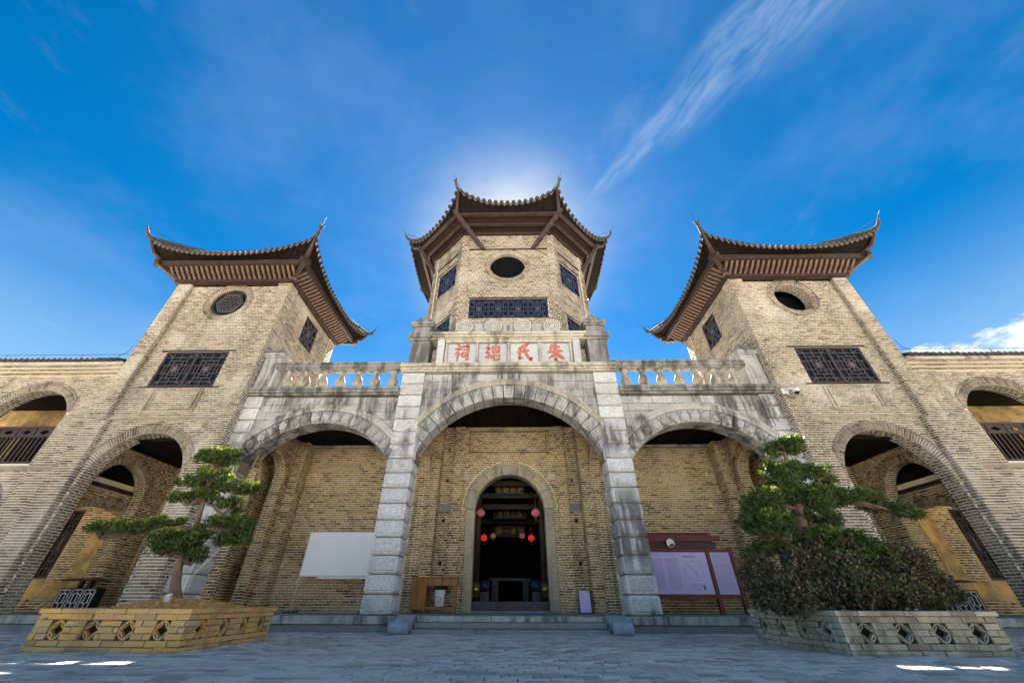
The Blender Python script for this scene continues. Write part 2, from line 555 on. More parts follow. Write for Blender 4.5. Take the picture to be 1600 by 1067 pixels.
class Round:
    def __init__(s, uc, vc, r, ring=.2, n=36):
        s.uc, s.vc, s.R, s.ring, s.n = uc, vc, r, ring, n
    def poly(s):
        return [(s.uc+s.R*math.cos(x), s.vc+s.R*math.sin(x)) for x in np.linspace(0, 2*PI, s.n, endpoint=False)]
    def path(s):
        return s.poly()+[s.poly()[0]]
    def block(s, v0, v1):
        dv = abs((v0+v1)/2-s.vc)
        rr = s.R+s.ring*.9
        return [] if dv >= rr else [(s.uc-math.sqrt(rr*rr-dv*dv), s.uc+math.sqrt(rr*rr-dv*dv))]
class Rect:
    def __init__(s, u0, u1, v0, v1):
        s.u0, s.u1, s.v0, s.v1 = u0, u1, v0, v1
    def poly(s):
        return [(s.u0, s.v0), (s.u1, s.v0), (s.u1, s.v1), (s.u0, s.v1)]
    def path(s):
        return s.poly()+[s.poly()[0]]
    def block(s, v0, v1):
        m = (v0+v1)/2
        return [(s.u0, s.u1)] if s.v0 < m < s.v1 else []

# ------------------------------------------------------------------ bricks
BRICKS = {}      # thing name + kind of brick -> list of (8 corners, part, weight)
KEY = ''
def key(k=''):
    global KEY
    KEY = k
def reg(th, part, front, back, wt=1.):
    BRICKS.setdefault(th.name+KEY, []).append((front+back, part, wt))
BL, BH, GAP = .262, .0745, .020
def lay(th, part, fr, u0, u1, v0, v1, holes=(), bl=BL, bh=BH, gap=GAP, proud=.006, wt=1., jit=.003, off=0., jc=.0025):
    """courses of bricks over a face, round its openings"""
    v = v0
    row = 0
    while v < v1-bh*.4:
        va, vb_ = v+gap/2, min(v+bh, v1)-gap/2
        blk = sorted(b for h in holes for b in h.block(v, v+bh))
        free, x = [], u0
        for a, b in blk:
            if a > x:
                free.append((x, min(a, u1)))
            x = max(x, b)
        if x < u1:
            free.append((x, u1))
        sh = (row % 2)*bl*.5 + off + (bl*.25*((row//2) % 2))
        for a, b in free:
            if b-a < .02:
                continue
            k = math.floor((a-sh)/bl)
            while True:
                p0, p1 = sh+k*bl, sh+(k+1)*bl
                k += 1
                if p0 >= b:
                    break
                p0, p1 = max(p0, a), min(p1, b)
                if p1-p0 < .035:
                    continue
                g = gap/2
                w1 = proud+random.uniform(-jit, jit)
                j = lambda: random.uniform(-jc, jc)
                uu0 = p0+(g if p0 > a else 0)+j(); uu1 = p1-(g if p1 < b else 0)+j()
                vv0, vv1 = va+j(), vb_+j()
                reg(th, part, [fr.p(uu0+j(), vv0+j(), w1), fr.p(uu1+j(), vv0+j(), w1+random.uniform(-.002, .002)), fr.p(uu1+j(), vv1+j(), w1), fr.p(uu0+j(), vv1+j(), w1)],
                    [fr.p(uu0, vv0, -.03), fr.p(uu1, vv0, -.03), fr.p(uu1, vv1, -.03), fr.p(uu0, vv1, -.03)], wt)
        v += bh
        row += 1
def slab(name, fr, outer, holes, w0, w1, mat, parent):
    """a wall slab with real openings between w0 (back) and w1 (front)"""
    mb = MB()
    loops = [outer]+[h.poly() for h in holes]
    flat = [p for l in loops for p in l]
    tris = tessellate_polygon([[Vector((u, v, 0)) for u, v in l] for l in loops])
    n = len(flat)
    vs = [fr.p(u, v, w1) for u, v in flat]+[fr.p(u, v, w0) for u, v in flat]
    fs = []
    for a, b, c in tris:
        e = (flat[b][0]-flat[a][0])*(flat[c][1]-flat[a][1])-(flat[b][1]-flat[a][1])*(flat[c][0]-flat[a][0])
        if e < 0:
            b, c = c, b
        fs.append((a, b, c)); fs.append((c+n, b+n, a+n))
    o = 0
    for l in loops:
        m = len(l)
        for i in range(m):
            j = (i+1) % m
            fs.append((o+i, o+j, o+j+n, o+i+n))
        o += m
    mb.add(vs, fs)
    return fix_normals(mb.build(name, mat, parent))
def ring_bricks(th, part, fr, h, full=False, ln=.235, th_=.072, proud=.014, outer=True, wt=1.):
    """radial bricks round an arch or a round window, with a thin outer course"""
    a0, a1 = (0, 2*PI) if full else (-h.a, h.a)
    cv = h.vc if full else h.cv
    n = max(3, int(round((a1-a0)*(h.R+ln*.4)/th_)))
    P = lambda r, x, w: fr.p(h.uc+r*math.sin(x), cv+r*math.cos(x), w)
    for i in range(n):
        x0 = a0+(a1-a0)*i/n
        x1 = a0+(a1-a0)*(i+1)/n
        g0 = .011/h.R; g1 = .011/(h.R+ln)
        w1 = proud+random.uniform(-.003, .003)
        L = ln+random.uniform(-.004, .004)
        two = i % 2 == 0
        segs = [(0., L*.5-.005), (L*.5+.005, L)] if two else [(0., L)]
        for s0, s1 in segs:
            reg(th, part, [P(h.R+s0, x0+g0, w1), P(h.R+s1, x0+g1, w1), P(h.R+s1, x1-g1, w1), P(h.R+s0, x1-g0, w1)],
                [P(h.R+s0, x0+g0, -.03), P(h.R+s1, x0+g1, -.03), P(h.R+s1, x1-g1, -.03), P(h.R+s0, x1-g0, -.03)], wt)
    if outer:
        r0, r1 = h.R+ln+.012, h.R+ln+.062
        m = max(4, int(round((a1-a0)*r1/.25)))
        for i in range(m):
            x0 = a0+(a1-a0)*i/m+.003; x1 = a0+(a1-a0)*(i+1)/m-.003
            w1 = proud+.012
            reg(th, part, [P(r0, x0, w1), P(r1, x0, w1), P(r1, x1, w1), P(r0, x1, w1)], [P(r0, x0, -.03), P(r1, x0, -.03), P(r1, x1, -.03), P(r0, x1, -.03)], wt*.6)
def reveal(th, part, fr, h, depth, wt=.8, w_start=-.012, bh=BH, bl=BL):
    """bricks lining the inside of an opening"""
    pts = [Vector((u, v)) for u, v in h.path()]
    # resample to courses
    d = [0.]
    for a, b in zip(pts, pts[1:]):
        d.append(d[-1]+(b-a).length)
    tot = d[-1]
    n = int(tot/bh)
    def pt(s):
        s = min(max(s, 0), tot)
        i = max(k for k in range(len(d)) if d[k] <= s+1e-9)
        if i >= len(pts)-1:
            return pts[-1]
        f = (s-d[i])/(d[i+1]-d[i]) if d[i+1] > d[i] else 0
        return pts[i].lerp(pts[i+1], f)
    cen = sum(pts, Vector((0, 0)))/len(pts)
    for i in range(n):
        a, b = pt(i*tot/n+GAP/2), pt((i+1)*tot/n-GAP/2)
        t_ = (b-a)
        if t_.length < 1e-4:
            continue
        nn = Vector((t_.y, -t_.x)).normalized()
        if nn.dot(cen-(a+b)/2) < 0:
            nn = -nn
        off = (i % 2)*bl*.5
        x = w_start-off*0
        k = 0
        edges = [0.]+[off+bl*j for j in range(1 if off == 0 else 0, 30)]
        edges = [e for e in edges if e < depth-.03]+[depth]
        edges = sorted(set(edges))
        for e0, e1 in zip(edges, edges[1:]):
            if e1-e0 < .03:
                continue
            w0 = w_start-e0-(GAP/2 if e0 > 0 else 0); w1 = w_start-e1+(GAP/2 if e1 < depth else 0)
            pr = .004+random.uniform(-.003, .003)
            a1, b1 = a+nn*pr, b+nn*pr
            a2, b2 = a-nn*.02, b-nn*.02
            reg(th, part, [fr.p(a1.x, a1.y, w0), fr.p(b1.x, b1.y, w0), fr.p(b1.x, b1.y, w1), fr.p(a1.x, a1.y, w1)],
                [fr.p(a2.x, a2.y, w0), fr.p(b2.x, b2.y, w0), fr.p(b2.x, b2.y, w1), fr.p(a2.x, a2.y, w1)], wt)
def emit(th, mat, piece='brick', mass='brickwork', limit=300, min_px=8.5, parent_is_thing=False, k=''):
    L = BRICKS.pop(th.name+k, [])
    if not L:
        return
    V = np.array([[tuple(p) for p in l[0]] for l in L])          # n,8,3
    wt = np.array([l[2] for l in L])
    q = (V-CAM) @ CM.T
    z = np.maximum(q[..., 2], .05)
    px = PPX+F_PX*q[..., 0]/z
    py = PPY-F_PX*q[..., 1]/z
    fx, fy = px[:, :4], py[:, :4]
    size = np.hypot(fx.max(1)-fx.min(1), fy.max(1)-fy.min(1))
    area = .5*np.abs(sum(fx[:, i]*fy[:, (i+1) % 4]-fx[:, (i+1) % 4]*fy[:, i] for i in range(4)))
    ok = (q[:, :4, 2] > .3).all(1) & (fx.mean(1) > 2) & (fx.mean(1) < 1598) & (fy.mean(1) > 2) & (fy.mean(1) < 1065)
    nrm = np.cross(V[:, 1]-V[:, 0], V[:, 3]-V[:, 0])
    # the front must face the camera, whatever its winding
    ctr = V[:, :4].mean(1); bk = V[:, 4:].mean(1)
    face = ((ctr-bk)*(CAM-ctr)).sum(1) > 0
    score = np.where(ok & face, area*wt, -1)
    order = np.argsort(-score)
    pick = [i for i in order[:limit] if score[i] > 0 and size[i] >= min_px]
    FS = [(0, 1, 2, 3), (0, 4, 5, 1), (1, 5, 6, 2), (2, 6, 7, 3), (3, 7, 4, 0)]
    m = MATS[mat]
    for i in pick:
        c = ctr[i]
        me = bpy.data.meshes.new(piece)
        me.from_pydata([tuple(x) for x in (V[i]-c)], [], FS)
        me.materials.append(m)
        o = bpy.data.objects.new(piece, me)
        link(o, th if parent_is_thing else L[i][1])
        o.location = tuple(c)
    rest = np.ones(len(L), bool)
    rest[pick] = False
    W = V[rest]
    n = len(W)
    if n:
        me = bpy.data.meshes.new(mass)
        me.vertices.add(n*8)
        me.vertices.foreach_set('co', W.reshape(-1))
        base = (np.arange(n)*8)[:, None, None]
        fs = (base+np.array(FS)[None]).reshape(-1)
        me.loops.add(len(fs))
        me.loops.foreach_set('vertex_index', fs.astype(np.int32))
        me.polygons.add(n*5)
        me.polygons.foreach_set('loop_start', np.arange(0, n*20, 4, dtype=np.int32))
        me.update(calc_edges=True)
        me.materials.append(m)
        o = bpy.data.objects.new(mass, me)
        link(o, th)
        stuff(o)
def bwall(th, name, fr, u0, u1, v0, v1, holes=(), thick=.4, wt=1., mat='mortar', rings=True, dep=None, **kw):
    part = slab(name, fr, [(u0, v0), (u1, v0), (u1, v1), (u0, v1)], holes, -thick, -.004, mat, th)
    lay(th, part, fr, u0, u1, v0, v1, holes, wt=wt, **kw)
    for h in holes:
        if rings and isinstance(h, Arch) and h.ring:
            ring_bricks(th, part, fr, h, outer=h.thin, ln=h.ring, wt=wt)
        if rings and isinstance(h, Round) and h.ring:
            ring_bricks(th, part, fr, h, True, ln=h.ring*.78, outer=True, wt=wt)
        if not isinstance(h, Rect):
            reveal(th, part, fr, h, thick if dep is None else dep, wt=wt*.8)
    return part

# ------------------------------------------------------------------ lattice window
def window(th, fr, u0, u1, v0, v1, w, panes=1, fmat='window_wood', lmat='lattice_wood', style='grid', lintel=0.):
    """window of timber frame and lattice, w = plane of the frame's back"""
    f = .07
    mb = MB()
    mb.fbox(fr, u0, u1, v0, v0+f, w, w+.07).fbox(fr, u0, u1, v1-f, v1, w, w+.07)
    mb.fbox(fr, u0, u0+f, v0+f, v1-f, w, w+.067).fbox(fr, u1-f, u1, v0+f, v1-f, w, w+.067)
    for k in range(1, panes):
        x = u0+(u1-u0)*k/panes
        mb.fbox(fr, x-.05, x+.05, v0+f, v1-f, w, w+.066)
    win = mb.build('window', fmat, th)
    for k in range(panes):
        a = u0+(u1-u0)*k/panes+(.05 if k else f)
        b = u0+(u1-u0)*(k+1)/panes-(.05 if k < panes-1 else f)
        c0, c1 = v0+f, v1-f
        lb = MB()
        W0, W1 = w+.012, w+.045
        t = .0095
        H = lambda x0, x1, y: lb.fbox(fr, x0, x1, y-t, y+t, W0, W1)
        V = lambda x, y0, y1: lb.fbox(fr, x-t, x+t, y0, y1, W0, W1-.002)
        uc, vc = (a+b)/2, (c0+c1)/2
        dw, dh = (b-a), (c1-c0)
        for s in (-1, 1):
            V(uc+s*dw*.29, c0, c1)
            H(a, b, vc+s*dh*.38)
            V(uc+s*dw*.15, vc-dh*.27, vc+dh*.27)
            H(uc-dw*.29, uc+dw*.29, vc+s*dh*.27)
            H(a, uc-dw*.15, vc+s*dh*.13)
            H(uc+dw*.15, b, vc+s*dh*.13)
            V(uc, vc+s*dh*.27 if s > 0 else c0, c1 if s > 0 else vc-dh*.27)
            H(uc-dw*.15, uc+dw*.15, vc+s*dh*.17)
            V(uc+s*dw*.40, vc-dh*.13, vc+dh*.13)
            for q in (-1, 1):
                p0 = fr.p(a if s < 0 else b, c0 if q < 0 else c1, w+.03)
                p1 = fr.p(uc+s*dw*.29, vc+q*dh*.38, w+.03)
                lb.bar(p0, p1, .03, .025, fr.N)
        # carved centre flower
        for j in range(8):
            x = j*PI/4
            lb.bar(fr.p(uc, vc, w+.035), fr.p(uc+math.cos(x)*dw*.15, vc+math.sin(x)*dh*.15, w+.035), .035, .022, fr.N)
        lb.prism([(uc+dw*.09*math.cos(x), vc+dh*.085*math.sin(x)) for x in np.linspace(0, 2*PI, 12, endpoint=False)], fr, w+.02, w+.052)
        lb.build('lattice', lmat, win)
    gl = MB().fbox(fr, u0+.01, u1-.01, v0+.01, v1-.01, w-.03, w-.012)
    gl.build('pane', 'dark_glass', win)
    if lintel:
        MB().fbox(fr, u0-lintel, u1+lintel, v1+.002, v1+.06, w-.05, w+.10).build('lintel', 'wood_dark', th)
        MB().fbox(fr, u0-lintel, u1+lintel, v0-.055, v0-.002, w-.05, w+.11).build('window_sill', 'wood_dark', th)
    return win

# ------------------------------------------------------------------ curved tiled roof
def roof(th, corners, ztip, zmid, sag, apex, zap, sp=.23, rt_=.085, dp=.17, flick=.5, pw=3.2, fork=True, rods=True):
    A2 = Vector((apex[0], apex[1]))
    n = len(corners)
    cs = [Vector(c) for c in corners]
    def eave(i, t):
        a, b = cs[i], cs[(i+1) % n]
        m = (a+b)/2
        nin = (A2-m).normalized()
        e = abs(2*t-1)
        pl = a.lerp(b, t)+nin*(sag*(1-e**2.6))
        return pl, zmid+(ztip-zmid)*e**pw
    def surf(i, t, s):
        pl, z = eave(i, t)
        g = .55*s+.45*s*s
        pp = pl.lerp(A2, s)
        return Vector((pp.x, pp.y, z+(zap-z)*g))
    top, und = MB(), MB()
    NT_, NS = 28, 8
    for i in range(n):
        for mb, dz in ((top, 0.), (und, -.085)):
            vs = [surf(i, a/NT_, b/NS)+Vector((0, 0, dz)) for b in range(NS+1) for a in range(NT_+1)]
            fs = []
            for b in range(NS):
                for a in range(NT_):
                    k = b*(NT_+1)+a
                    f = (k, k+1, k+NT_+2, k+NT_+1)
                    fs.append(f if dz == 0 else tuple(reversed(f)))
            mb.add(vs, fs)
        # fascia closing the edge
        for a in range(NT_):
            p0, p1 = surf(i, a/NT_, 0), surf(i, (a+1)/NT_, 0)
            d_ = Vector((0, 0, -.085))
            und.add([p0, p1, p1+d_, p0+d_], [(0, 3, 2, 1)])
    rf = top.build('roof', 'roof_tile', th, True)
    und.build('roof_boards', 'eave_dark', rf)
    tl, dr = MB(), MB()
    for i in range(n):
        L = (cs[(i+1) % n]-cs[i]).length
        k = int(L/sp)
        for j in range(k):
            t = (j+.5)/k
            rr = rt_
            a_, b_ = eave(i, max(0, t-.01)), eave(i, min(1, t+.01))
            tx = Vector((b_[0].x-a_[0].x, b_[0].y-a_[0].y, b_[1]-a_[1])).normalized()
            rings = []
            for s in (-.018, 0, .04, .10, .2, .35, .55, .8, .97):
                c = surf(i, t, s)
                if s < 0:
                    c.z = surf(i, t, 0).z-.01
                wdt = rr*(1-.75*max(s, 0))
                up = tx.cross((surf(i, t, max(s, 0)+.02)-surf(i, t, max(s, 0))).normalized())
                if up.z < 0:
                    up = -up
                rings.append([c+tx*(wdt*math.cos(x))+up*(wdt*math.sin(x)*1.05+.012) for x in np.linspace(-.15, PI+.15, 6)])
            tl.loft(rings, cap=True, closed=True)
            # drip tile between two covers
            t2 = (j+1)/k
            if j < k-1:
                c = surf(i, t2, 0)
                out = (Vector((c.x, c.y, 0))-Vector((A2.x, A2.y, 0))).normalized()
                c = c+out*.03
                wv = L/k*.5
                pr = [(-wv, .03), (-wv*.75, -dp*.36), (-wv*.38, -dp*.8), (0, -dp), (wv*.38, -dp*.8), (wv*.75, -dp*.36), (wv, .03), (0, .0)]
                fr2 = Fr(c, tx, Vector((0, 0, 1)), out)
                dr.prism(pr, fr2, -.02, .008)
    stuff(tl.build('cover_tiles', 'roof_tile', rf))
    stuff(dr.build('drip_tiles', 'tile_edge', rf))
    for i in range(n):
        out = (cs[i]-A2).normalized()
        o3 = Vector((out.x, out.y, 0))
        tip = surf(i, 0, 0)
        pts = [surf(i, 0, s)+Vector((0, 0, .05)) for s in (.95, .7, .5, .35, .22, .12, .05)]
        pts += [tip+Vector((0, 0, .06))-o3*.02, tip+o3*(flick*.22)+Vector((0, 0, flick*.16)), tip+o3*(flick*.40)+Vector((0, 0, flick*.36)), tip+o3*(flick*.52)+Vector((0, 0, flick*.62))]
        rad = [.085]*5+[.095, .10, .095, .08, .06, .04]
        hip = MB().tube(pts, rad, 8, 1.25)
        if fork:
            sd = Vector((-out.y, out.x, 0))
            e = pts[-1]
            hip.tube([pts[-2], e+sd*.05, e+sd*.10+o3*.04+Vector((0, 0, .13))], [.05, .04, .012], 6)
            hip.tube([pts[-2], e-sd*.05, e-sd*.10+o3*.04+Vector((0, 0, .13))], [.05, .04, .012], 6)
        hip.build('hip_ridge', 'ridge_mortar', rf, True)
        if rods:
            e = pts[-1]
            MB().tube([pts[3]+Vector((0, 0, .16)), pts[5]+Vector((0, 0, .17)), e+Vector((0, 0, .09)), e+o3*.22+Vector((0, 0, .42))], .009, 5).build('lightning_rod', 'iron', th)
    return eave, surf

# ================================================================== the setting
ZP = .325                                   # porch floor level
gr = MB().add([(-1500, -1500, 0), (1500, -1500, 0), (1500, 1500, 0), (-1500, 1500, 0)], [(0, 1, 2, 3)]).build('ground', 'ground')
structure(gr)
pv = MB().box(-15, 15, -8.6, -.5, -.05, .004).build('pavement', 'paver_joint')
structure(pv)
lay(pv, pv, Fr((0, 0, .004), (1, 0, 0), (0, 1, 0), (0, 0, 1)), -15, 15, -8.6, -.62, bl=.30, bh=.15, gap=.018, proud=.016, jit=.005)
emit(pv, 'paver', 'paver', 'pavers', 300, 9, True)

pf = MB().box(-22, 22, -.42, 3.6, -.05, ZP-.002).build('platform', 'stone_step')
structure(pf)
def kerb_run(x0, x1, n, y=-.6, z0=.0, z1=ZP, mat='stone', d=.4):
    for k in range(n):
        a = x0+(x1-x0)*k/n; b_ = x0+(x1-x0)*(k+1)/n
        j = random.uniform(-.006, .006)
        MB().fbox(Fr((0, y, 0), (1, 0, 0), (0, 0, 1), (0, -1, 0)), a+.004, b_-.004, z0, z1+j*.3, -d, j, .012).build('kerb_stone', mat, pf)
# upper and lower kerb courses left and right of the steps
for s in (-1, 1):
    kerb_run(s*2.2, s*9.2, 6, -.6, .165, ZP, 'stone')
    kerb_run(s*2.2, s*9.2, 5, -.54, .0, .158, 'stone_step')
    kerb_run(s*9.2, s*20, 8, -.9, .165, ZP, 'stone_warm')
    kerb_run(s*9.2, s*20, 8, -.84, .0, .158, 'stone_step')
    MB().box(min(s*9.2, s*20), max(s*9.2, s*20), -.6, -.4, 0, ZP-.004).build('kerb_fill', 'stone_step', pf)
kerb_run(-2.2, 2.2, 5, -.6, .215, ZP, 'stone_warm')
kerb_run(-2.2, 2.2, 4, -.9, .105, .212, 'stone_step')
kerb_run(-2.2, 2.2, 3, -1.2, .0, .102, 'stone_step')
for s in (-1, 1):                            # sloping step cheeks ending in a scroll
    mb = MB()
    pr = [(-.62, ZP+.03), (-.9, ZP-.03), (-1.28, .12), (-1.36, .0), (-.62, .0)]
    fr = Fr((s*2.42-.2, 0, 0), (0, 1, 0), (0, 0, 1), (1, 0, 0))
    mb.prism(pr, fr, 0, .4)
    ck = mb.build('step_cheek', 'stone_smooth', pf)
    sc = MB()
    sc.loft([[Vector((s*2.42-.21+dx, -1.36+.125*math.cos(x), .13+.125*math.sin(x))) for x in np.linspace(0, 2*PI, 18, endpoint=False)] for dx in (0, .03, .39, .42)])
    sc.build('scroll', 'stone_smooth', ck, True)

# ================================================================== stone portico
por = thing('stone_portico', 'grey stone entrance portico with three arches, balustrades and a red-lettered name plaque', 'portico', (0, .3, ZP))
PF = Fr((0, 0, 0), (1, 0, 0), (0, 0, 1), (0, -1, 0))
def rust_block(x0, x1, y0, y1, z0, z1, parent, panel=True, mat='stone_pillar', sides=(-1, 1)):
    g, c = .013, .036
    mb = MB()
    rg = lambda i, z: [(x0+i, y0+i, z), (x1-i, y0+i, z), (x1-i, y1-i, z), (x0+i, y1-i, z)]
    j = random.uniform(-.004, .004)
    x0 += j; x1 += j; y0 += random.uniform(-.006, .006)
    mb.loft([rg(c, z0+g), rg(0, z0+g+c*.8), rg(0, z1-g-c*.8), rg(c, z1-g)])
    if panel:
        m = .085
        f = Fr((x0, y0, z0), (1, 0, 0), (0, 0, 1), (0, -1, 0))
        mb.fbox(f, m, x1-x0-m, m*.9, z1-z0-m*.9, -.02, .026, .018)
        for s in sides:
            f = Fr((x1 if s > 0 else x0, y0, z0), (0, s, 0), (0, 0, 1), (s, 0, 0))
            if s > 0:
                mb.fbox(f, m, y1-y0-m, m*.9, z1-z0-m*.9, -.02, .026, .018)
            else:
                mb.fbox(Fr((x0, y1, z0), (0, -1, 0), (0, 0, 1), (-1, 0, 0)), m, y1-y0-m, m*.9, z1-z0-m*.9, -.02, .026, .018)
    mb.build('stone_block', mat, parent)
for s in (-1, 1):
    a, b_ = sorted((s*3.0, s*3.78))
    core = MB().box(a+.05, b_-.05, .06, .78, ZP, 7.33).build('pillar', 'mortar_dark', por)
    for k in range(16):
        rust_block(a, b_, 0, .82, ZP+k*7.005/16, ZP+(k+1)*7.005/16, core, k < 12, sides=(-s,))
    a, b_ = sorted((s*8.47, s*9.03))
    core = MB().box(a+.04, b_-.03, .06, .75, ZP, 6.43).build('end_pillar', 'mortar_dark', por)
    for k in range(14):
        rust_block(a, b_-.004 if s > 0 else b_, 0, .78, ZP+k*6.105/14, ZP+(k+1)*6.105/14, core, True, sides=(-s,))

SF = Fr((0, .12, 0), (1, 0, 0), (0, 0, 1), (0, -1, 0))
def stone_ring(parent, fr, h, r0, r1, n, w0, w1, petal=False, name='voussoir', mat='stone', panel=True):
    P = lambda r, x, w_: fr.p(h.uc+r*math.sin(x), h.cv+r*math.cos(x), w_)
    for i in range(n):
        x0 = -h.a+2*h.a*i/n+.0035; x1 = -h.a+2*h.a*(i+1)/n-.0035
        xm = (x0+x1)/2
        mb = MB()
        q = lambda i_, w_: [P(r0+i_, x0+i_/r0, w_), P(r0+i_, xm, w_), P(r0+i_, x1-i_/r0, w_), P(r1-i_, x1-i_/r1, w_), P(r1-i_, xm, w_), P(r1-i_, x0+i_/r1, w_)]
        mb.loft([q(0, w0), q(0, w1-.022), q(.022, w1)])
        if panel and not petal:
            q2 = lambda i_, w_: q(i_, w_)
            mb.loft([q(.06, w1-.002), q(.078, w1+.026)])
        if petal:
            rm, hr, ha = (r0+r1)/2, (r1-r0)*.40, (x1-x0)*.44
            rings = []
            for e, hgt in ((1, -.002), (.95, .05), (.72, .085), (.35, .10)):
                rings.append([P(rm-.02+hr*e*math.cos(y)*1.05, xm+ha*e*math.sin(y), w1+hgt) for y in np.linspace(0, 2*PI, 14, endpoint=False)])
            mb.loft(rings)
            for y in (-.5, 0, .5):
                mb.bar(P(r0+.04, xm+ha*y*.4, w1+.085), P(r1-.05, xm+ha*y, w1+.09), .022, .03, fr.N)
        fix_normals(mb.build(name, mat, parent))
def molding(parent, fr, h, r0, r1, w0, w1, mat='stone_warm', name='archivolt', n=48):
    P = lambda r, x, w_: fr.p(h.uc+r*math.sin(x), h.cv+r*math.cos(x), w_)
    prof = [(r0, w0), (r0, w1-.05), (r0+.03, w1-.04), (r0+(r1-r0)*.55, w1-.015), (r0+(r1-r0)*.62, w1), (r1, w1), (r1, w0)]
    mb = MB()
    mb.loft([[P(r, x, w_) for r, w_ in prof] for x in np.linspace(-h.a*1.0, h.a*1.0, n)])
    fix_normals(mb.build(name, mat, parent))
# centre bay
key('#s')
hc = Arch(0, 2.95, ZP-.2, 4.5, 6.37, .62)
def over_arch(uc, hw, vs, crown, a, b, z0, z1):
    h = Arch(uc, hw, z0, vs, crown, 0)
    return [(a, z0)]+h.path()+[(b, z0), (b, z1), (a, z1)]
part = slab('centre_spandrel', SF, over_arch(0, 2.95, 4.5, 6.67, -3.1, 3.1, 4.2, 7.32), [], -.55, -.006, 'mortar_dark', por)
lay(por, part, SF, -3.02, 3.02, 4.24, 7.31, [hc], bl=.78, bh=.307, gap=.02, proud=.010, jit=.005)
ar = MB().box(-.2, .2, .3, .5, 6.9, 7.0).build('centre_arch', 'mortar_dark', por)
stone_ring(ar, SF, hc, hc.R, hc.R+.48, 21, -.58, .05)
molding(ar, SF, hc, hc.R+.48, hc.R+.66, -.05, .13)
for s in (-1, 1):
    hs_ = Arch(s*6.125, 2.31, ZP-.2, 4.2, 5.46, .55)
    a, b_ = sorted((s*3.7, s*8.55))
    part = slab('side_spandrel', SF, over_arch(s*6.125, 2.31, 4.2, 5.71, a, b_, 3.9, 6.42), [], -.55, -.006, 'mortar_dark', por)
    lay(por, part, SF, a, b_, 3.95, 6.41, [hs_], bl=.7, bh=.273, gap=.02, proud=.010, jit=.005)
    ar = MB().box(s*6.125-.2, s*6.125+.2, .3, .5, 6.0, 6.1).build('side_arch', 'mortar_dark', por)
    stone_ring(ar, SF, hs_, hs_.R, hs_.R+.42, 17, -.58, .05, petal=True)
    molding(ar, SF, hs_, hs_.R+.42, hs_.R+.62, -.05, .14, 'stone')
emit(por, 'stone', 'stone_block', 'stonework', 300, 9, k='#s')
key()
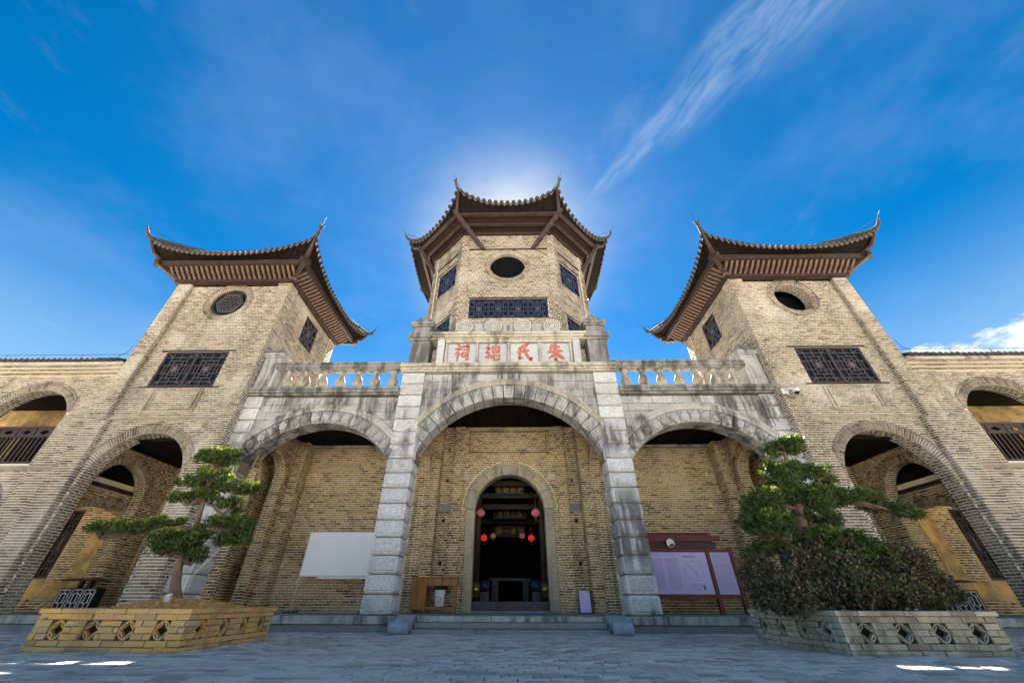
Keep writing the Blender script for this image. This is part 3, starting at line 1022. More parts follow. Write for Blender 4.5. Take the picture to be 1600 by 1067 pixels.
# cornices and balustrades
def layers(name, x0, x1, L, mat, yb=.7, parent=por):
    mb = MB()
    for z0, z1, pr in L:
        mb.box(x0, x1, -pr, yb, z0, z1)
    return mb.build(name, mat, parent)
layers('centre_cornice', -3.86, 3.86, [(7.335, 7.40, .06), (7.402, 7.47, .12), (7.472, 7.55, .20), (7.552, 7.62, .17)], 'stone_warm')
bal = MB().lathe([(0.1438, 0), (0.1438, 0.05), (0.1063, 0.055), (0.0938, 0.1), (0.1125, 0.15), (0.1688, 0.26), (0.175, 0.34), (0.125, 0.46), (0.0813, 0.58), (0.075, 0.62), (0.1063, 0.65), (0.125, 0.68), (0.125, 0.775)], (0, 0, 0), 12).build('baluster', 'stone_baluster')
balm = bal.data
bpy.data.objects.remove(bal)
balm.shade_smooth()
for s in (-1, 1):
    a, b_ = sorted((s*3.79, s*9.02))
    layers('side_cornice', a, b_, [(6.435, 6.50, .05), (6.502, 6.60, .12), (6.602, 6.70, .16)], 'stone_weathered')
    a2, b2 = sorted((s*3.70, s*8.42))
    rail = layers('balustrade', a2, b2, [(7.48, 7.53, .02), (7.532, 7.66, .06), (7.662, 7.73, .09)], 'stone_weathered', .30)
    for k, x in enumerate((7.95, 7.30, 6.67, 6.03, 5.40, 4.77, 4.14)):
        o = bpy.data.objects.new('baluster', balm)
        link(o, rail)
        o.location = (s*x, .16, 6.702)
        o.rotation_euler = (0, 0, random.uniform(0, 6))
    # end pier with pyramid cap
    a, b_ = sorted((s*8.36, s*8.98))
    mb = MB()
    mb.box(a, b_, -.02, .55, 6.702, 7.98)
    mb.box(a-.05, b_+.05, -.07, .60, 7.982, 8.06)
    mb.box(a-.09, b_+.09, -.11, .64, 8.062, 8.13)
    cx = (a+b_)/2
    pier = mb.build('end_pier', 'stone', por)
    cp = MB()
    cp.loft([[(a-.06, -.08, 8.132), (b_+.06, -.08, 8.132), (b_+.06, .61, 8.132), (a-.06, .61, 8.132)], [(cx-.14, .12, 8.42), (cx+.14, .12, 8.42), (cx+.14, .40, 8.42), (cx-.14, .40, 8.42)], [(cx-.03, .24, 8.62), (cx+.03, .24, 8.62), (cx+.03, .29, 8.62), (cx-.03, .29, 8.62)]])
    cp.build('pyramid_cap', 'stone_weathered', pier)
    # tall pier beside the plaque
    a, b_ = sorted((s*2.97, s*3.67))
    cx = (a+b_)/2
    mb = MB()
    mb.box(a, b_, .0, .62, 7.622, 8.70)
    mb.box(a-.06, b_+.06, -.06, .68, 8.702, 8.80)
    mb.box(a-.13, b_+.13, -.13, .75, 8.802, 9.02)
    mb.box(a+.02, b_-.02, .02, .60, 9.022, 9.38)
    mb.box(a-.06, b_+.06, -.06, .68, 9.382, 9.46)
    mb.box(a-.11, b_+.11, -.11, .73, 9.462, 9.56)
    pier = mb.build('tall_pier', 'stone_weathered', por)
    cp = MB()
    cp.loft([[(a-.08, -.08, 9.562), (b_+.08, -.08, 9.562), (b_+.08, .70, 9.562), (a-.08, .70, 9.562)], [(a+.03, .03, 9.68), (b_-.03, .03, 9.68), (b_-.03, .59, 9.68), (a+.03, .59, 9.68)], [(cx-.07, .24, 10.1), (cx+.07, .24, 10.1), (cx+.07, .38, 10.1), (cx-.07, .38, 10.1)], [(cx-.02, .29, 10.2), (cx+.02, .29, 10.2), (cx+.02, .33, 10.2), (cx-.02, .33, 10.2)]])
    cp.build('pyramid_cap', 'stone_weathered', pier)
# plaque
pl = MB().box(-2.64, 2.64, .12, .5, 7.622, 8.742).build('name_plaque', 'stone_warm', por)
for x in (-2.53, 2.53):
    MB().fbox(PF, x-.13, x+.13, 7.624, 8.74, -.13, .03, .01).build('plaque_post', 'stone_plaque', pl)
MB().fbox(PF, -2.38, 2.38, 7.64, 7.76, -.13, .02, .01).build('plaque_rail', 'stone_warm', pl)
MB().fbox(PF, -2.38, 2.38, 8.63, 8.742, -.13, .02, .01).build('plaque_rail', 'stone_warm', pl)
PX = (-1.74, -.585, .585, 1.74)
for x in PX:
    MB().fbox(PF, x-.53, x+.53, 7.79, 8.60, -.16, -.075, .01).build('plaque_panel', 'stone_plaque', pl)
for x in (-2.32, -1.165, 0, 1.165, 2.32):
    MB().fbox(PF, x-.045, x+.045, 7.77, 8.62, -.14, -.012, .012).build('plaque_mullion', 'stone_warm', pl)
layers('plaque_cornice', -2.94, 2.94, [(8.745, 8.80, .05), (8.802, 8.90, .12), (8.902, 9.0, .18)], 'stone_warm', .5)
# brush-written characters, left to right: 祠 總 氏 朱
ST = {
 0: [[(.26, .97, .05), (.36, .90, .05)], [(.12, .72, .035), (.40, .80, .04), (.30, .62, .035), (.08, .44, .03)], [(.27, .56, .035), (.27, .30, .035), (.25, .05, .04)], [(.30, .50, .03), (.40, .40, .035)],
     [(.48, .86, .04), (.72, .90, .045), (.86, .93, .055), (.86, .55, .045), (.84, .12, .045), (.74, .10, .03)], [(.50, .68, .03), (.74, .70, .03)], [(.52, .50, .03), (.74, .52, .03), (.72, .28, .03), (.54, .27, .03), (.52, .50, .03)]],
 1: [[(.26, .97, .04), (.14, .76, .04), (.32, .78, .03), (.10, .50, .035), (.36, .52, .03)], [(.24, .48, .035), (.24, .16, .035)], [(.12, .34, .025), (.08, .18, .03)], [(.34, .36, .03), (.40, .24, .03)],
     [(.70, .98, .04), (.62, .88, .04)], [(.48, .84, .035), (.88, .86, .04), (.86, .52, .035), (.50, .50, .035), (.48, .84, .035)], [(.72, .82, .03), (.58, .62, .03)], [(.60, .72, .025), (.78, .58, .03)],
     [(.46, .36, .035), (.44, .16, .04)], [(.56, .38, .04), (.60, .10, .04), (.86, .10, .04), (.90, .24, .03)], [(.70, .36, .035), (.76, .26, .035)], [(.86, .40, .03), (.94, .28, .04)]],
 2: [[(.72, .97, .055), (.52, .90, .05), (.22, .78, .05)], [(.24, .76, .05), (.22, .40, .045), (.20, .12, .05), (.42, .24, .03)], [(.14, .52, .055), (.50, .60, .055), (.78, .62, .05)], [(.50, .86, .05), (.56, .50, .05), (.72, .22, .05), (.90, .06, .055), (.94, .28, .02)]],
 3: [[(.34, .94, .05), (.20, .68, .04)], [(.28, .78, .045), (.56, .82, .05), (.78, .82, .05)], [(.10, .52, .05), (.50, .57, .05), (.92, .58, .055)], [(.52, .99, .055), (.52, .60, .055), (.52, .04, .055), (.40, .12, .025)], [(.48, .50, .05), (.30, .28, .045), (.06, .14, .03)], [(.54, .50, .045), (.74, .28, .055), (.97, .12, .06)]],
}
for k, x in enumerate(PX):
    for si, st in enumerate(ST[k]):
        mb = MB()
        pts, rad = [], []
        for (a, b_, r0), (c_, d_, r1) in zip(st, st[1:]):
            for f in (0, .25, .5, .75):
                pts.append((a+(c_-a)*f, b_+(d_-b_)*f)); rad.append((r0+(r1-r0)*f)*random.uniform(.9, 1.15)*1.5)
        pts.append(st[-1][:2]); rad.append(st[-1][2])
        SX, SZ = .62, .76
        base = lambda p_: (x-.31+p_[0]*SX, 7.815+p_[1]*SZ)
        w_ = -.073+.0012*si
        L_, R_ = [], []
        for i, p_ in enumerate(pts):
            q0, q1 = base(pts[max(i-1, 0)]), base(pts[min(i+1, len(pts)-1)])
            dv = Vector((q1[0]-q0[0], q1[1]-q0[1])).normalized()
            nv = Vector((-dv.y, dv.x))
            c_ = Vector(base(p_))
            L_.append(c_+nv*rad[i]*.8); R_.append(c_-nv*rad[i]*.8)
        e0 = Vector(base(pts[0]))-(Vector(base(pts[1]))-Vector(base(pts[0]))).normalized()*rad[0]*.7
        e1 = Vector(base(pts[-1]))+(Vector(base(pts[-1]))-Vector(base(pts[-2]))).normalized()*rad[-1]*.7
        ring = [e0]+L_+[e1]+R_[::-1]
        n_ = len(L_)
        vs = [PF.p(p_.x, p_.y, w_) for p_ in ring]+[PF.p(p_.x, p_.y, w_-.01) for p_ in ring]
        m_ = len(ring)
        fs = [(0, 1, m_-1), (n_, n_+1, n_+2)]
        for i in range(n_-1):
            fs.append((1+i, 2+i, m_-2-i, m_-1-i))
        for i in range(m_):
            fs.append((i, (i+1) % m_, (i+1) % m_+m_, i+m_))
        mb.add(vs, fs)
        if si == 0:
            acc = mb
        else:
            acc.add(mb.v, mb.f)
    fix_normals(acc.build('red_character', 'red_paint', pl))
# scroll rosettes above the plaque
rb = MB().box(-1.98, 1.98, .14, .42, 9.002, 9.52, .01).build('rosette_band', 'stone_plaque', por)
for x in (-1.12, -.02, 1.10):
    MB().fbox(PF, x-.2, x+.2, 9.004, 9.56, -.16, -.09, .015).build('rosette_block', 'stone', rb)
for x in (-1.70, -.58, .55, 1.68):
    mb = MB()
    c_ = PF.p(x, 9.325)
    prof = [(.335, -.12), (.335, .06), (.315, .10), (.275, .10), (.268, .0), (.245, .0), (.237, .095), (.195, .095), (.188, .0), (.165, .0), (.157, .09), (.12, .09), (.113, .0), (.09, .0), (.082, .085), (.04, .09), (.01, .05)]
    mb.loft([[PF.p(x+r*math.cos(y), 9.325+r*math.sin(y)*1.0, w_) for y in np.linspace(0, 2*PI, 28, endpoint=False)] for r, w_ in prof])
    fix_normals(mb.build('rosette', 'stone_rosette', rb))
# plants rooted in the balustrade
for i, (x, n_) in enumerate(((-6.9, 16), (-6.3, 10), (4.55, 30), (5.9, 16), (6.6, 16), (-7.6, 8))):
    mb = MB()
    for k in range(n_):
        a = random.uniform(0, 2*PI); l_ = random.uniform(.05, .16)
        p0 = Vector((x+random.uniform(-.12, .12), -.02+random.uniform(-.1, .1), 6.702))
        dv = Vector((math.cos(a), math.sin(a)-.5, random.uniform(.4, 1.2))).normalized()
        sv = dv.cross(Vector((.3, .2, 1))).normalized()*.02
        mb.add([p0, p0+dv*l_*.5+sv, p0+dv*l_, p0+dv*l_*.5-sv], [(0, 1, 2, 3)])
    o = mb.build('wall_plant', 'moss_leaf')
    tag(o, ['small yellow-green weed on left balustrade sill, second gap from the tower', 'small yellow-green weed on left balustrade sill, third gap from the tower', 'largest green weed on right balustrade sill, nearest the plaque', 'small weed on right balustrade sill, middle of the run',
            'small weed on right balustrade sill, towards the right tower', 'tiny weed on left balustrade sill nearest the left tower'][i], 'weed', 'weeds rooted in the balustrades')
# ================================================================== entrance hall: wall behind the portico, ceilings, dark room
hall = thing('entrance_hall', 'yellowed brick wall with stone-framed arched doorway behind the three portico arches', 'hall', (0, 3.4, ZP))
HF = Fr((0, 3.2, 0), (1, 0, 0), (0, 0, 1), (0, -1, 0))
door = Arch(0, 1.60, ZP-.04, 3.42, 4.99, .12, thin=False)
put = [Rect(s*x-.07, s*x+.07, z, z+.15) for s in (-1, 1) for x, z in ((2.42, 1.62), (2.42, 2.95), (2.40, 4.35), (2.40, 5.55), (7.55, 4.6), (7.35, 3.5), (7.2, 2.35))]
put = [r for r in put if not (r.u0 > 5 and r.v0 < 2.5)]
bw = bwall(hall, 'back_wall', HF, -9.03, 9.03, ZP-.06, 6.6, [door]+put, .45, mat='mortar_porch', wt=.6)
MB().box(-8.9, 8.9, 3.5, 3.6, ZP, 6.5).build('wall_core', 'dark_void', hall) if False else None
# stone door frame
df = Arch(0, 1.27, ZP, 3.40, 4.62, 0)
fr_ = MB().box(-.12, .12, 3.3, 3.5, 4.7, 4.8).build('door_frame', 'mortar_dark', hall)
stone_ring(fr_, Fr((0, 3.17, 0), (1, 0, 0), (0, 0, 1), (0, -1, 0)), df, df.R, df.R+.33, 7, -.42, .03, False, 'voussoir', 'stone_tan', False)
molding(fr_, HF, df, df.R+.33, df.R+.39, -.05, .07, 'stone_tan', 'hood_mould', 32)
for s in (-1, 1):
    a, b_ = sorted((s*1.27, s*1.60))
    MB().fbox(Fr((0, 3.17, 0), (1, 0, 0), (0, 0, 1), (0, -1, 0)), a, b_, ZP, 3.395, -.42, .03, .02).build('door_jamb', 'stone_tan', fr_)
    MB().fbox(HF, s*1.62-.16, s*1.62+.16, 4.42, 4.68, -.03, .02, .01).build('corner_block', 'stone_warm', hall)
    a, b_ = sorted((s*2.2, s*2.95))
    MB().fbox(HF, a, b_, 3.32, 3.6, -.03, .012, .006).build('stone_band', 'stone_step', hall)
    # pilasters beside the door and at the bay corners
    for x0, x1, pr, z1 in ((1.80, 2.18, .09, 6.55),):
        a, b_ = sorted((s*x0, s*x1))
        f = Fr((0, 3.2-pr, 0), (1, 0, 0), (0, 0, 1), (0, -1, 0))
        pp = slab('pilaster', f, [(a, ZP), (b_, ZP), (b_, z1), (a, z1)], [], -pr-.02, -.006, 'mortar_porch', hall)
        lay(hall, pp, f, a, b_, ZP, z1, wt=.6)
        for q in (-1, 1):
            xx = b_ if q > 0 else a
            f2 = Fr((xx, 3.2-pr, 0), (0, q, 0), (0, 0, 1), (q, 0, 0))
            u = (0.004, pr) if q > 0 else (-pr, -.004)
            lay(hall, pp, f2, u[0], u[1], ZP, z1, bl=.3, wt=.3)
    # corner pier carrying the transverse arch between the bays
    a, b_ = sorted((s*2.62, s*3.70))
    f = Fr((0, 2.72, 0), (1, 0, 0), (0, 0, 1), (0, -1, 0))
    pp = slab('corner_pier', f, [(a, ZP), (b_, ZP), (b_, 6.5), (a, 6.5)], [], -.48, -.006, 'mortar_porch', hall)
    lay(hall, pp, f, a, b_, ZP, 6.5, wt=.6)
    f2 = Fr((s*2.62, 2.72, 0), (0, -s, 0), (0, 0, 1), (-s, 0, 0))
    u = sorted((0.005*-s, .48*-s))
    lay(hall, pp, f2, u[0], u[1], ZP, 6.5, wt=.5)
    # transverse arch wall between centre and side bays
    for X, nn in ((s*2.98, -s), (s*3.72, s)):
        f = Fr((X, 0, 0), (0, nn, 0), (0, 0, 1), (nn, 0, 0))
        uu = sorted((nn*.78, nn*2.74))
        h = Arch((uu[0]+uu[1])/2, .93, ZP-.04, 4.15, 5.15, .24)
        bwall(hall, 'transverse_wall', f, uu[0], uu[1], ZP-.06, 6.53 if nn == -s else 5.76, [h], .36, wt=.5, mat='mortar_porch')
    # wall between side bay and tower porch
    f = Fr((s*8.2, 0, 0), (0, -s, 0), (0, 0, 1), (-s, 0, 0))
    uu = sorted((-s*.70, -s*3.19))
    h = Arch(-s*1.48, .76, ZP-.04, 4.15, 4.95, .24)
    bwall(hall, 'transverse_wall', f, uu[0], uu[1], ZP-.06, 5.76, [h], .36, wt=.6, mat='mortar_porch')
    fe = Fr((0, .695, 0), (1, 0, 0), (0, 0, 1), (0, -1, 0))
    a, b_ = sorted((s*8.2, s*8.56))
    ep = slab('wall_end', fe, [(a, ZP), (b_, ZP), (b_, 5.7), (a, 5.7)], [], -.004, -.001, 'mortar_porch', hall)
    lay(hall, ep, fe, a, b_, ZP, 5.7, wt=.6)
    a, b_ = sorted((s*7.86, s*8.24))
    f = Fr((0, 2.66, 0), (1, 0, 0), (0, 0, 1), (0, -1, 0))
    pp = slab('corner_pier', f, [(a, ZP), (b_, ZP), (b_, 5.74), (a, 5.74)], [], -.54, -.006, 'mortar_porch', hall)
    lay(hall, pp, f, a, b_, ZP, 5.74, wt=.6)
    f2 = Fr((s*7.86, 2.66, 0), (0, -s, 0), (0, 0, 1), (-s, 0, 0))
    u = sorted((0.005*-s, .54*-s))
    lay(hall, pp, f2, u[0], u[1], ZP, 5.74, wt=.5)
# blind panel over the door
for x0, x1, z0, z1 in ((-1.62, 1.62, 6.33, 6.37), (-1.62, 1.62, 5.48, 5.52), (-1.62, -1.57, 5.53, 6.32), (1.57, 1.62, 5.53, 6.32), (-1.50, -1.46, 5.60, 6.25), (1.46, 1.50, 5.60, 6.25)):
    MB().fbox(HF, x0, x1, z0, z1, -.03, .03).build('panel_moulding', 'brick_porch', hall)
emit(hall, 'brick_porch', limit=300)
MB().box(-8.9, 8.9, 3.12, 3.19, 5.70, 5.745).build('wall_plate', 'wood_dark', hall) if False else None
cl_ = MB().box(-3.35, 3.35, .14, 3.3, 6.56, 6.62).build('ceiling', 'ceiling_wood', hall)
for k in range(22):
    x = -3.25+k*.31
    MB().box(x, x+.295, .6, 3.2, 6.545, 6.557).build('ceiling_board', 'ceiling_wood', cl_)
for s in (-1, 1):
    a, b_ = sorted((s*3.36, s*9.3))
    c2 = MB().box(a, b_, .6, 3.3, 5.77, 5.83).build('ceiling', 'ceiling_wood', hall)
    for k in range(19):
        x = a+.02+k*.31
        MB().box(x, x+.295, .66, 3.2, 5.755, 5.767).build('ceiling_board', 'ceiling_wood', c2)
    MB().box(a+.4, b_-1.0, 3.06, 3.19, 5.66, 5.75).build('wall_plate', 'stone_warm', hall)
# terrace above the porch
ter = MB().box(-9.0, -3.4, .66, 9.0, 5.9, 6.50).box(3.4, 9.0, .66, 9.0, 5.9, 6.50).box(-3.39, 3.39, .66, 9.0, 6.63, 7.2).build('terrace', 'stone_step', hall)
# dark room behind the doorway
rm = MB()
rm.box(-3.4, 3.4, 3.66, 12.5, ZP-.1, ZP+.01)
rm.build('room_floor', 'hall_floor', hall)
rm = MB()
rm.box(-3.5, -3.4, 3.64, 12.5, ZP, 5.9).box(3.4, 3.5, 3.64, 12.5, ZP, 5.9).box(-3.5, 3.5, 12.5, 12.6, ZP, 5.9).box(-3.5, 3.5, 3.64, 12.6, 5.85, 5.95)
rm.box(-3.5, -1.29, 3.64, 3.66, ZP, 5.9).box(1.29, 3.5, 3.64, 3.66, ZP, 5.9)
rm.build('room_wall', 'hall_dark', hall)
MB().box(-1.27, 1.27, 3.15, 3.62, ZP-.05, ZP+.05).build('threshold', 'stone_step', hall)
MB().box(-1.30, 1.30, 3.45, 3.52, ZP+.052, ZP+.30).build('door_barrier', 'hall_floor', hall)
for s in (-1, 1):
    col_ = MB().lathe([(.14, ZP+.01), (.14, 5.85)], (s*1.24, 4.35, 0), 14).build('room_column', 'wood_dark', hall, True)
    MB().lathe([(.17, ZP+.42), (.17, ZP+.62), (.19, ZP+.64), (.17, ZP+.67), (.17, ZP+.86)], (s*1.24, 4.35, 0), 14).build('brass_band', 'brass', col_, True)
    MB().lathe([(.13, ZP+.01), (.13, 5.85)], (s*1.75, 8.0, 0), 12).build('room_column', 'wood_dark', hall, True)
for y, z in ((4.6, 4.55), (5.2, 4.2), (6.4, 4.0), (8.0, 4.25), (9.5, 3.9)):
    MB().box(-3.4, 3.4, y-.08, y+.08, z, z+.20).build('room_beam', 'wood_beam', hall)

def glyphs(txt, x, y, z, size, mat, parent, gap=1.15):
    """short row of written characters as thin solid letters, on a face looking at the yard"""
    for k, ch in enumerate(txt):
        cu = bpy.data.curves.new('glyph', 'FONT')
        cu.body = ch
        cu.size = size
        cu.extrude = .004
        cu.offset = size*.018
        cu.align_x = 'CENTER'
        cu.resolution_u = 2
        ob = bpy.data.objects.new('glyph', cu)
        COL.objects.link(ob)
        bpy.context.view_layer.update()
        me = bpy.data.meshes.new_from_object(ob.evaluated_get(bpy.context.evaluated_depsgraph_get()))
        bpy.data.objects.remove(ob)
        me.materials.clear()
        me.materials.append(MATS[mat])
        o = bpy.data.objects.new('gold_character' if mat == 'gold' else 'character', me)
        link(o, parent)
        o.rotation_euler = (PI/2, 0, 0)
        o.location = (x+(k-(len(txt)-1)/2)*size*gap, y, z)
pb = thing('gilt_plaque', 'black plaque with four gilt characters highest in the dark doorway', 'plaque', (0, 5.1, 4.2), 'gilt plaques inside the doorway')
MB().box(-.62, .62, 5.02, 5.08, 4.28, 4.74, .01).build('board', 'case_paint', pb)
glyphs('學勤敘敦', 0, 5.012, 4.39, .26, 'gold', pb)
pb = thing('gilt_plaque', 'dim black plaque with four small gilt characters, middle one in the dark doorway', 'plaque', (0, 7.8, 4), 'gilt plaques inside the doorway')
MB().box(-.80, .80, 7.82, 7.88, 3.86, 4.30, .01).build('board', 'case_paint', pb)
glyphs('育毓心教', 0, 7.812, 3.96, .26, 'gold', pb)
pb = thing('gilt_plaque', 'carved gilt plaque with bright gold characters, lowest in the dark doorway between small lanterns', 'plaque', (0, 9.3, 3.3), 'gilt plaques inside the doorway')
MB().box(-.78, .78, 9.32, 9.38, 3.30, 3.80, .01).build('board', 'wood_dark', pb)
glyphs('宗一本源', 0, 9.31, 3.42, .32, 'gold', pb)
for x in np.linspace(-.72, .72, 13):
    MB().lathe([(.0, -.05), (.05, 0), (.03, .05)], (x, 9.33, 3.30), 6).build('carved_bud', 'gold', pb)

def lantern(u, v, Y, r, mat, label):
    c = at(u, v, Y)
    t_ = thing('red_lantern', label, 'lantern', tuple(c), 'lanterns hanging inside the doorway')
    prof = [(r*.35, -r*.78), (r*.72, -r*.62), (r*.96, -r*.28), (r, 0), (r*.94, r*.32), (r*.68, r*.64), (r*.34, r*.78)]
    n_ = 20
    mb = MB()
    rings = [[c+Vector((rr*(1+(.035 if k % 2 else -.02))*math.cos(2*PI*k/n_), rr*(1+(.035 if k % 2 else -.02))*math.sin(2*PI*k/n_), z)) for k in range(n_)] for rr, z in prof]
    mb.loft(rings)
    mb.build('lantern_body', mat, t_, True)
    MB().lathe([(r*.36, r*.76), (r*.36, r*.98), (r*.2, r*1.02)], c, 12).build('top_cap', 'gold', t_, True)
    MB().lathe([(r*.2, -r*1.0), (r*.36, -r*.96), (r*.36, -r*.76)], c, 12).build('bottom_cap', 'gold', t_, True)
    MB().lathe([(r*.26, -r*1.75), (r*.2, -r*1.35), (r*.12, -r*1.0)], c, 10).build('tassel', 'lantern_frame', t_)
    MB().tube([c+Vector((0, 0, r)), c+Vector((0, 0, r*3.2))], .012, 6).build('cord', 'lantern_frame', t_)
lantern(751, 801, 4.3, .17, 'lantern_pink', 'upper left pale red lantern in the dark doorway')
lantern(837, 801, 4.3, .17, 'lantern_pink', 'upper right pale red lantern in the dark doorway')
lantern(756, 840, 6.2, .145, 'lantern_red', 'glowing bright red lantern low on the left of the doorway')
lantern(830, 840, 6.2, .145, 'lantern_red', 'glowing bright red lantern low on the right of the doorway')
lantern(770.5, 837, 7.4, .13, 'lantern_pink', 'smallest pale pink lantern just left of the lowest gilt plaque')
lantern(816, 837, 7.4, .13, 'lantern_pink', 'smallest pale pink lantern just right of the lowest gilt plaque')
# altar table and drums deep in the room
tb = thing('altar_table', 'blue-grey altar table standing deep in the dark doorway', 'table', (0, 10.5, ZP))
MB().box(-1.05, 1.05, 10.2, 10.9, ZP+1.16, ZP+1.28, .01).build('table_top', 'blue_white', tb)
for x in (-.75, .75):
    MB().box(x-.16, x+.16, 10.3, 10.8, ZP+.012, ZP+1.158).build('table_leg', 'blue_white', tb)
for s in (-1, 1):
    dm = thing('stone_drum', ('left' if s < 0 else 'right')+' rounded stone drum on pedestal inside the doorway', 'stone drum', (s*.98, 5.6, ZP), 'stone drums inside the doorway')
    MB().lathe([(.10, .62), (.20, .66), (.23, .80), (.20, .94), (.10, .99)], (s*.98, 5.6, ZP), 16).build('drum', 'blue_white', dm, True)
    MB().box(s*.98-.16, s*.98+.16, 5.45, 5.75, ZP+.012, ZP+.615, .01).build('pedestal', 'blue_white', dm)

# ================================================================== side towers
def eave_frame(th, W, off, zb0, zb1, ext, wid=.15, mat='wood_beam', name='eave_beam'):
    """square or polygonal frame of beams set out from the wall polygon W (clockwise or not)"""
    n = len(W)
    c = sum((Vector(p_) for p_ in W), Vector((0, 0)))/n
    out = []
    for i in range(n):
        a, b_, d_ = Vector(W[i-1]), Vector(W[i]), Vector(W[(i+1) % n])
        def nrm(p0, p1):
            t_ = (p1-p0).normalized(); m_ = Vector((t_.y, -t_.x))
            return m_ if m_.dot((p0+p1)/2-c) > 0 else -m_
        n1, n2 = nrm(a, b_), nrm(b_, d_)
        bis = (n1+n2)
        out.append(b_+bis*(off/(1+n1.dot(n2))))
    if zb0 is not None:
        for i in range(n):
            a, b_ = out[i], out[(i+1) % n]
            t_ = (b_-a).normalized()
            a2, b2 = a-t_*ext, b_+t_*ext
            dz = .003*(i % 2)
            zc = (zb0+zb1)/2+dz
            MB().bar((a2.x, a2.y, zc), (b2.x, b2.y, zc), wid, zb1-zb0).build(name, mat, th)
    return out
def side_tower(s):
    side = 'left' if s < 0 else 'right'
    cx = s*11.43
    tw = thing('brick_tower', side+' square tan brick tower with upturned tiled roof'+(' and a latticed round window' if s < 0 else ' and an open round window'), 'tower', (cx, 2, 0), 'square brick towers')
    YF = -.3
    F = Fr((cx, YF+.17, 0), (1, 0, 0), (0, 0, 1), (0, -1, 0))
    o = s*.09                                 # the openings sit a little off centre
    RX = -.02 if s < 0 else -.02
    hA = Arch(o*.7, 1.54, ZP-.04, 3.52, 5.07, .26)
    hR = Round(RX, 10.64, .71, .25)
    hW = Rect(o-1.18, o+1.18, 6.74, 8.21)
    holes = [hA, hR, hW]
    for x, z in ((-1.45, 5.25), (1.5, 5.25), (-1.6, 8.55), (1.5, 8.55), (-1.55, 7.05), (1.55, 7.05), (-1.52, 10.0), (1.52, 10.0), (-1.5, 11.1), (1.5, 11.1)):
        holes.append(Rect(x-.075, x+.075, z, z+.15))
    fw = bwall(tw, 'front_wall', F, -1.87, 1.87, ZP-.06, 11.5, holes, .45)
    for q in (-1, 1):
        # corner pilaster, wider below the string course
        for (w0, w1, z0, z1) in ((1.85, 2.40, 5.48, 11.52), (1.70, 2.40, ZP-.06, 5.478)):
            a, b_ = sorted((q*w0, q*w1))
            f = Fr((cx, YF, 0), (1, 0, 0), (0, 0, 1), (0, -1, 0))
            pp = slab('pilaster', f, [(a, z0), (b_, z0), (b_, z1), (a, z1)], [], -.52, -.006, 'mortar', tw)
            lay(tw, pp, f, a, b_, z0, z1)
            # inner return, facing the middle of the tower
            f2 = Fr((cx+q*w0, YF, 0), (0, -q, 0), (0, 0, 1), (-q, 0, 0))
            u = sorted((-q*.004, -q*.17))
            lay(tw, pp, f2, u[0], u[1], z0, z1, bl=.5, wt=.3)
            if q == -s:
                # outer return towards the entrance
                f3 = Fr((cx+q*w1, YF, 0), (0, q, 0), (0, 0, 1), (q, 0, 0))
                u = sorted((q*.004, q*.55))
                lay(tw, pp, f3, u[0], u[1], max(z0, 0), z1, wt=.8)
    MB().fbox(F, -1.84, 1.84, 5.50, 5.58, -.02, .05).build('string_course', 'brick_trim', tw)
    # framed blind panel
    for x0, x1, z0, z1 in ((-.86, .90, 6.55, 6.60), (-.86, .90, 5.80, 5.84), (-.86, -.81, 5.845, 6.545), (.85, .90, 5.845, 6.545), (-.74, -.70, 5.88, 6.51), (.74, .78, 5.88, 6.51)):
        MB().fbox(F, x0+o*.5, x1+o*.5, z0, z1, -.02, .035).build('panel_moulding', 'brick_trim', tw)
    window(tw, F, o-1.18, o+1.18, 6.74, 8.21, -.09, 2, lintel=.22)
    if s < 0:
        # hexagonal lattice in the round window
        rw = MB()
        rw.loft([[F.p(RX+r*math.cos(y), 10.64+r*math.sin(y), w_) for y in np.linspace(0, 2*PI, 36, endpoint=False)] for r, w_ in ((.70, -.14), (.70, -.06), (.62, -.06), (.62, -.14))], cap=False)
        rw = fix_normals(rw.build('round_window', 'window_wood', tw))
        lb = MB()
        hx = [(RX+.55*math.cos(k*PI/3), 10.64+.55*math.sin(k*PI/3)) for k in range(6)]
        for sc_ in (1.0, .86):
            for k in range(6):
                a, b_ = hx[k], hx[(k+1) % 6]
                g = lambda p_: F.p(RX+(p_[0]-RX)*sc_, 10.64+(p_[1]-10.64)*sc_, -.08)
                lb.bar(g(a), g(b_), .03, .03, F.N)
        for k in range(3):
            y = k*PI/3
            dx_, dz_ = math.cos(y), math.sin(y)
            for o_ in (-.30, -.15, 0, .15, .30):
                L_ = math.sqrt(max(.02, .47**2-o_*o_))*.92
                lb.bar(F.p(RX+dx_*L_-dz_*o_, 10.64+dz_*L_+dx_*o_, -.085), F.p(RX-dx_*L_-dz_*o_, 10.64-dz_*L_+dx_*o_, -.085), .018, .02, F.N)
        lb.build('lattice', 'lattice_wood', rw)
        MB().prism([(RX+.62*math.cos(y), 10.64+.62*math.sin(y)) for y in np.linspace(0, 2*PI, 28, endpoint=False)], F, -.16, -.13).build('pane', 'dark_glass', rw)
    # wall towards the entrance
    f = Fr((s*9.08, 0, 0), (0, -s, 0), (0, 0, 1), (-s, 0, 0))
    uu = sorted((-s*.24, -s*3.75))
    wn = sorted((-s*1.47, -s*2.58))
    bwall(tw, 'side_wall', f, uu[0], uu[1], 5.86, 11.5, [Rect(wn[0], wn[1], 9.85, 11.2)], .4)
    window(tw, f, wn[0], wn[1], 9.85, 11.2, -.06, 1)
    f4 = Fr((s*9.03, 0, 0), (0, -s, 0), (0, 0, 1), (-s, 0, 0))
    u4 = sorted((-s*3.75, -s*4.25))
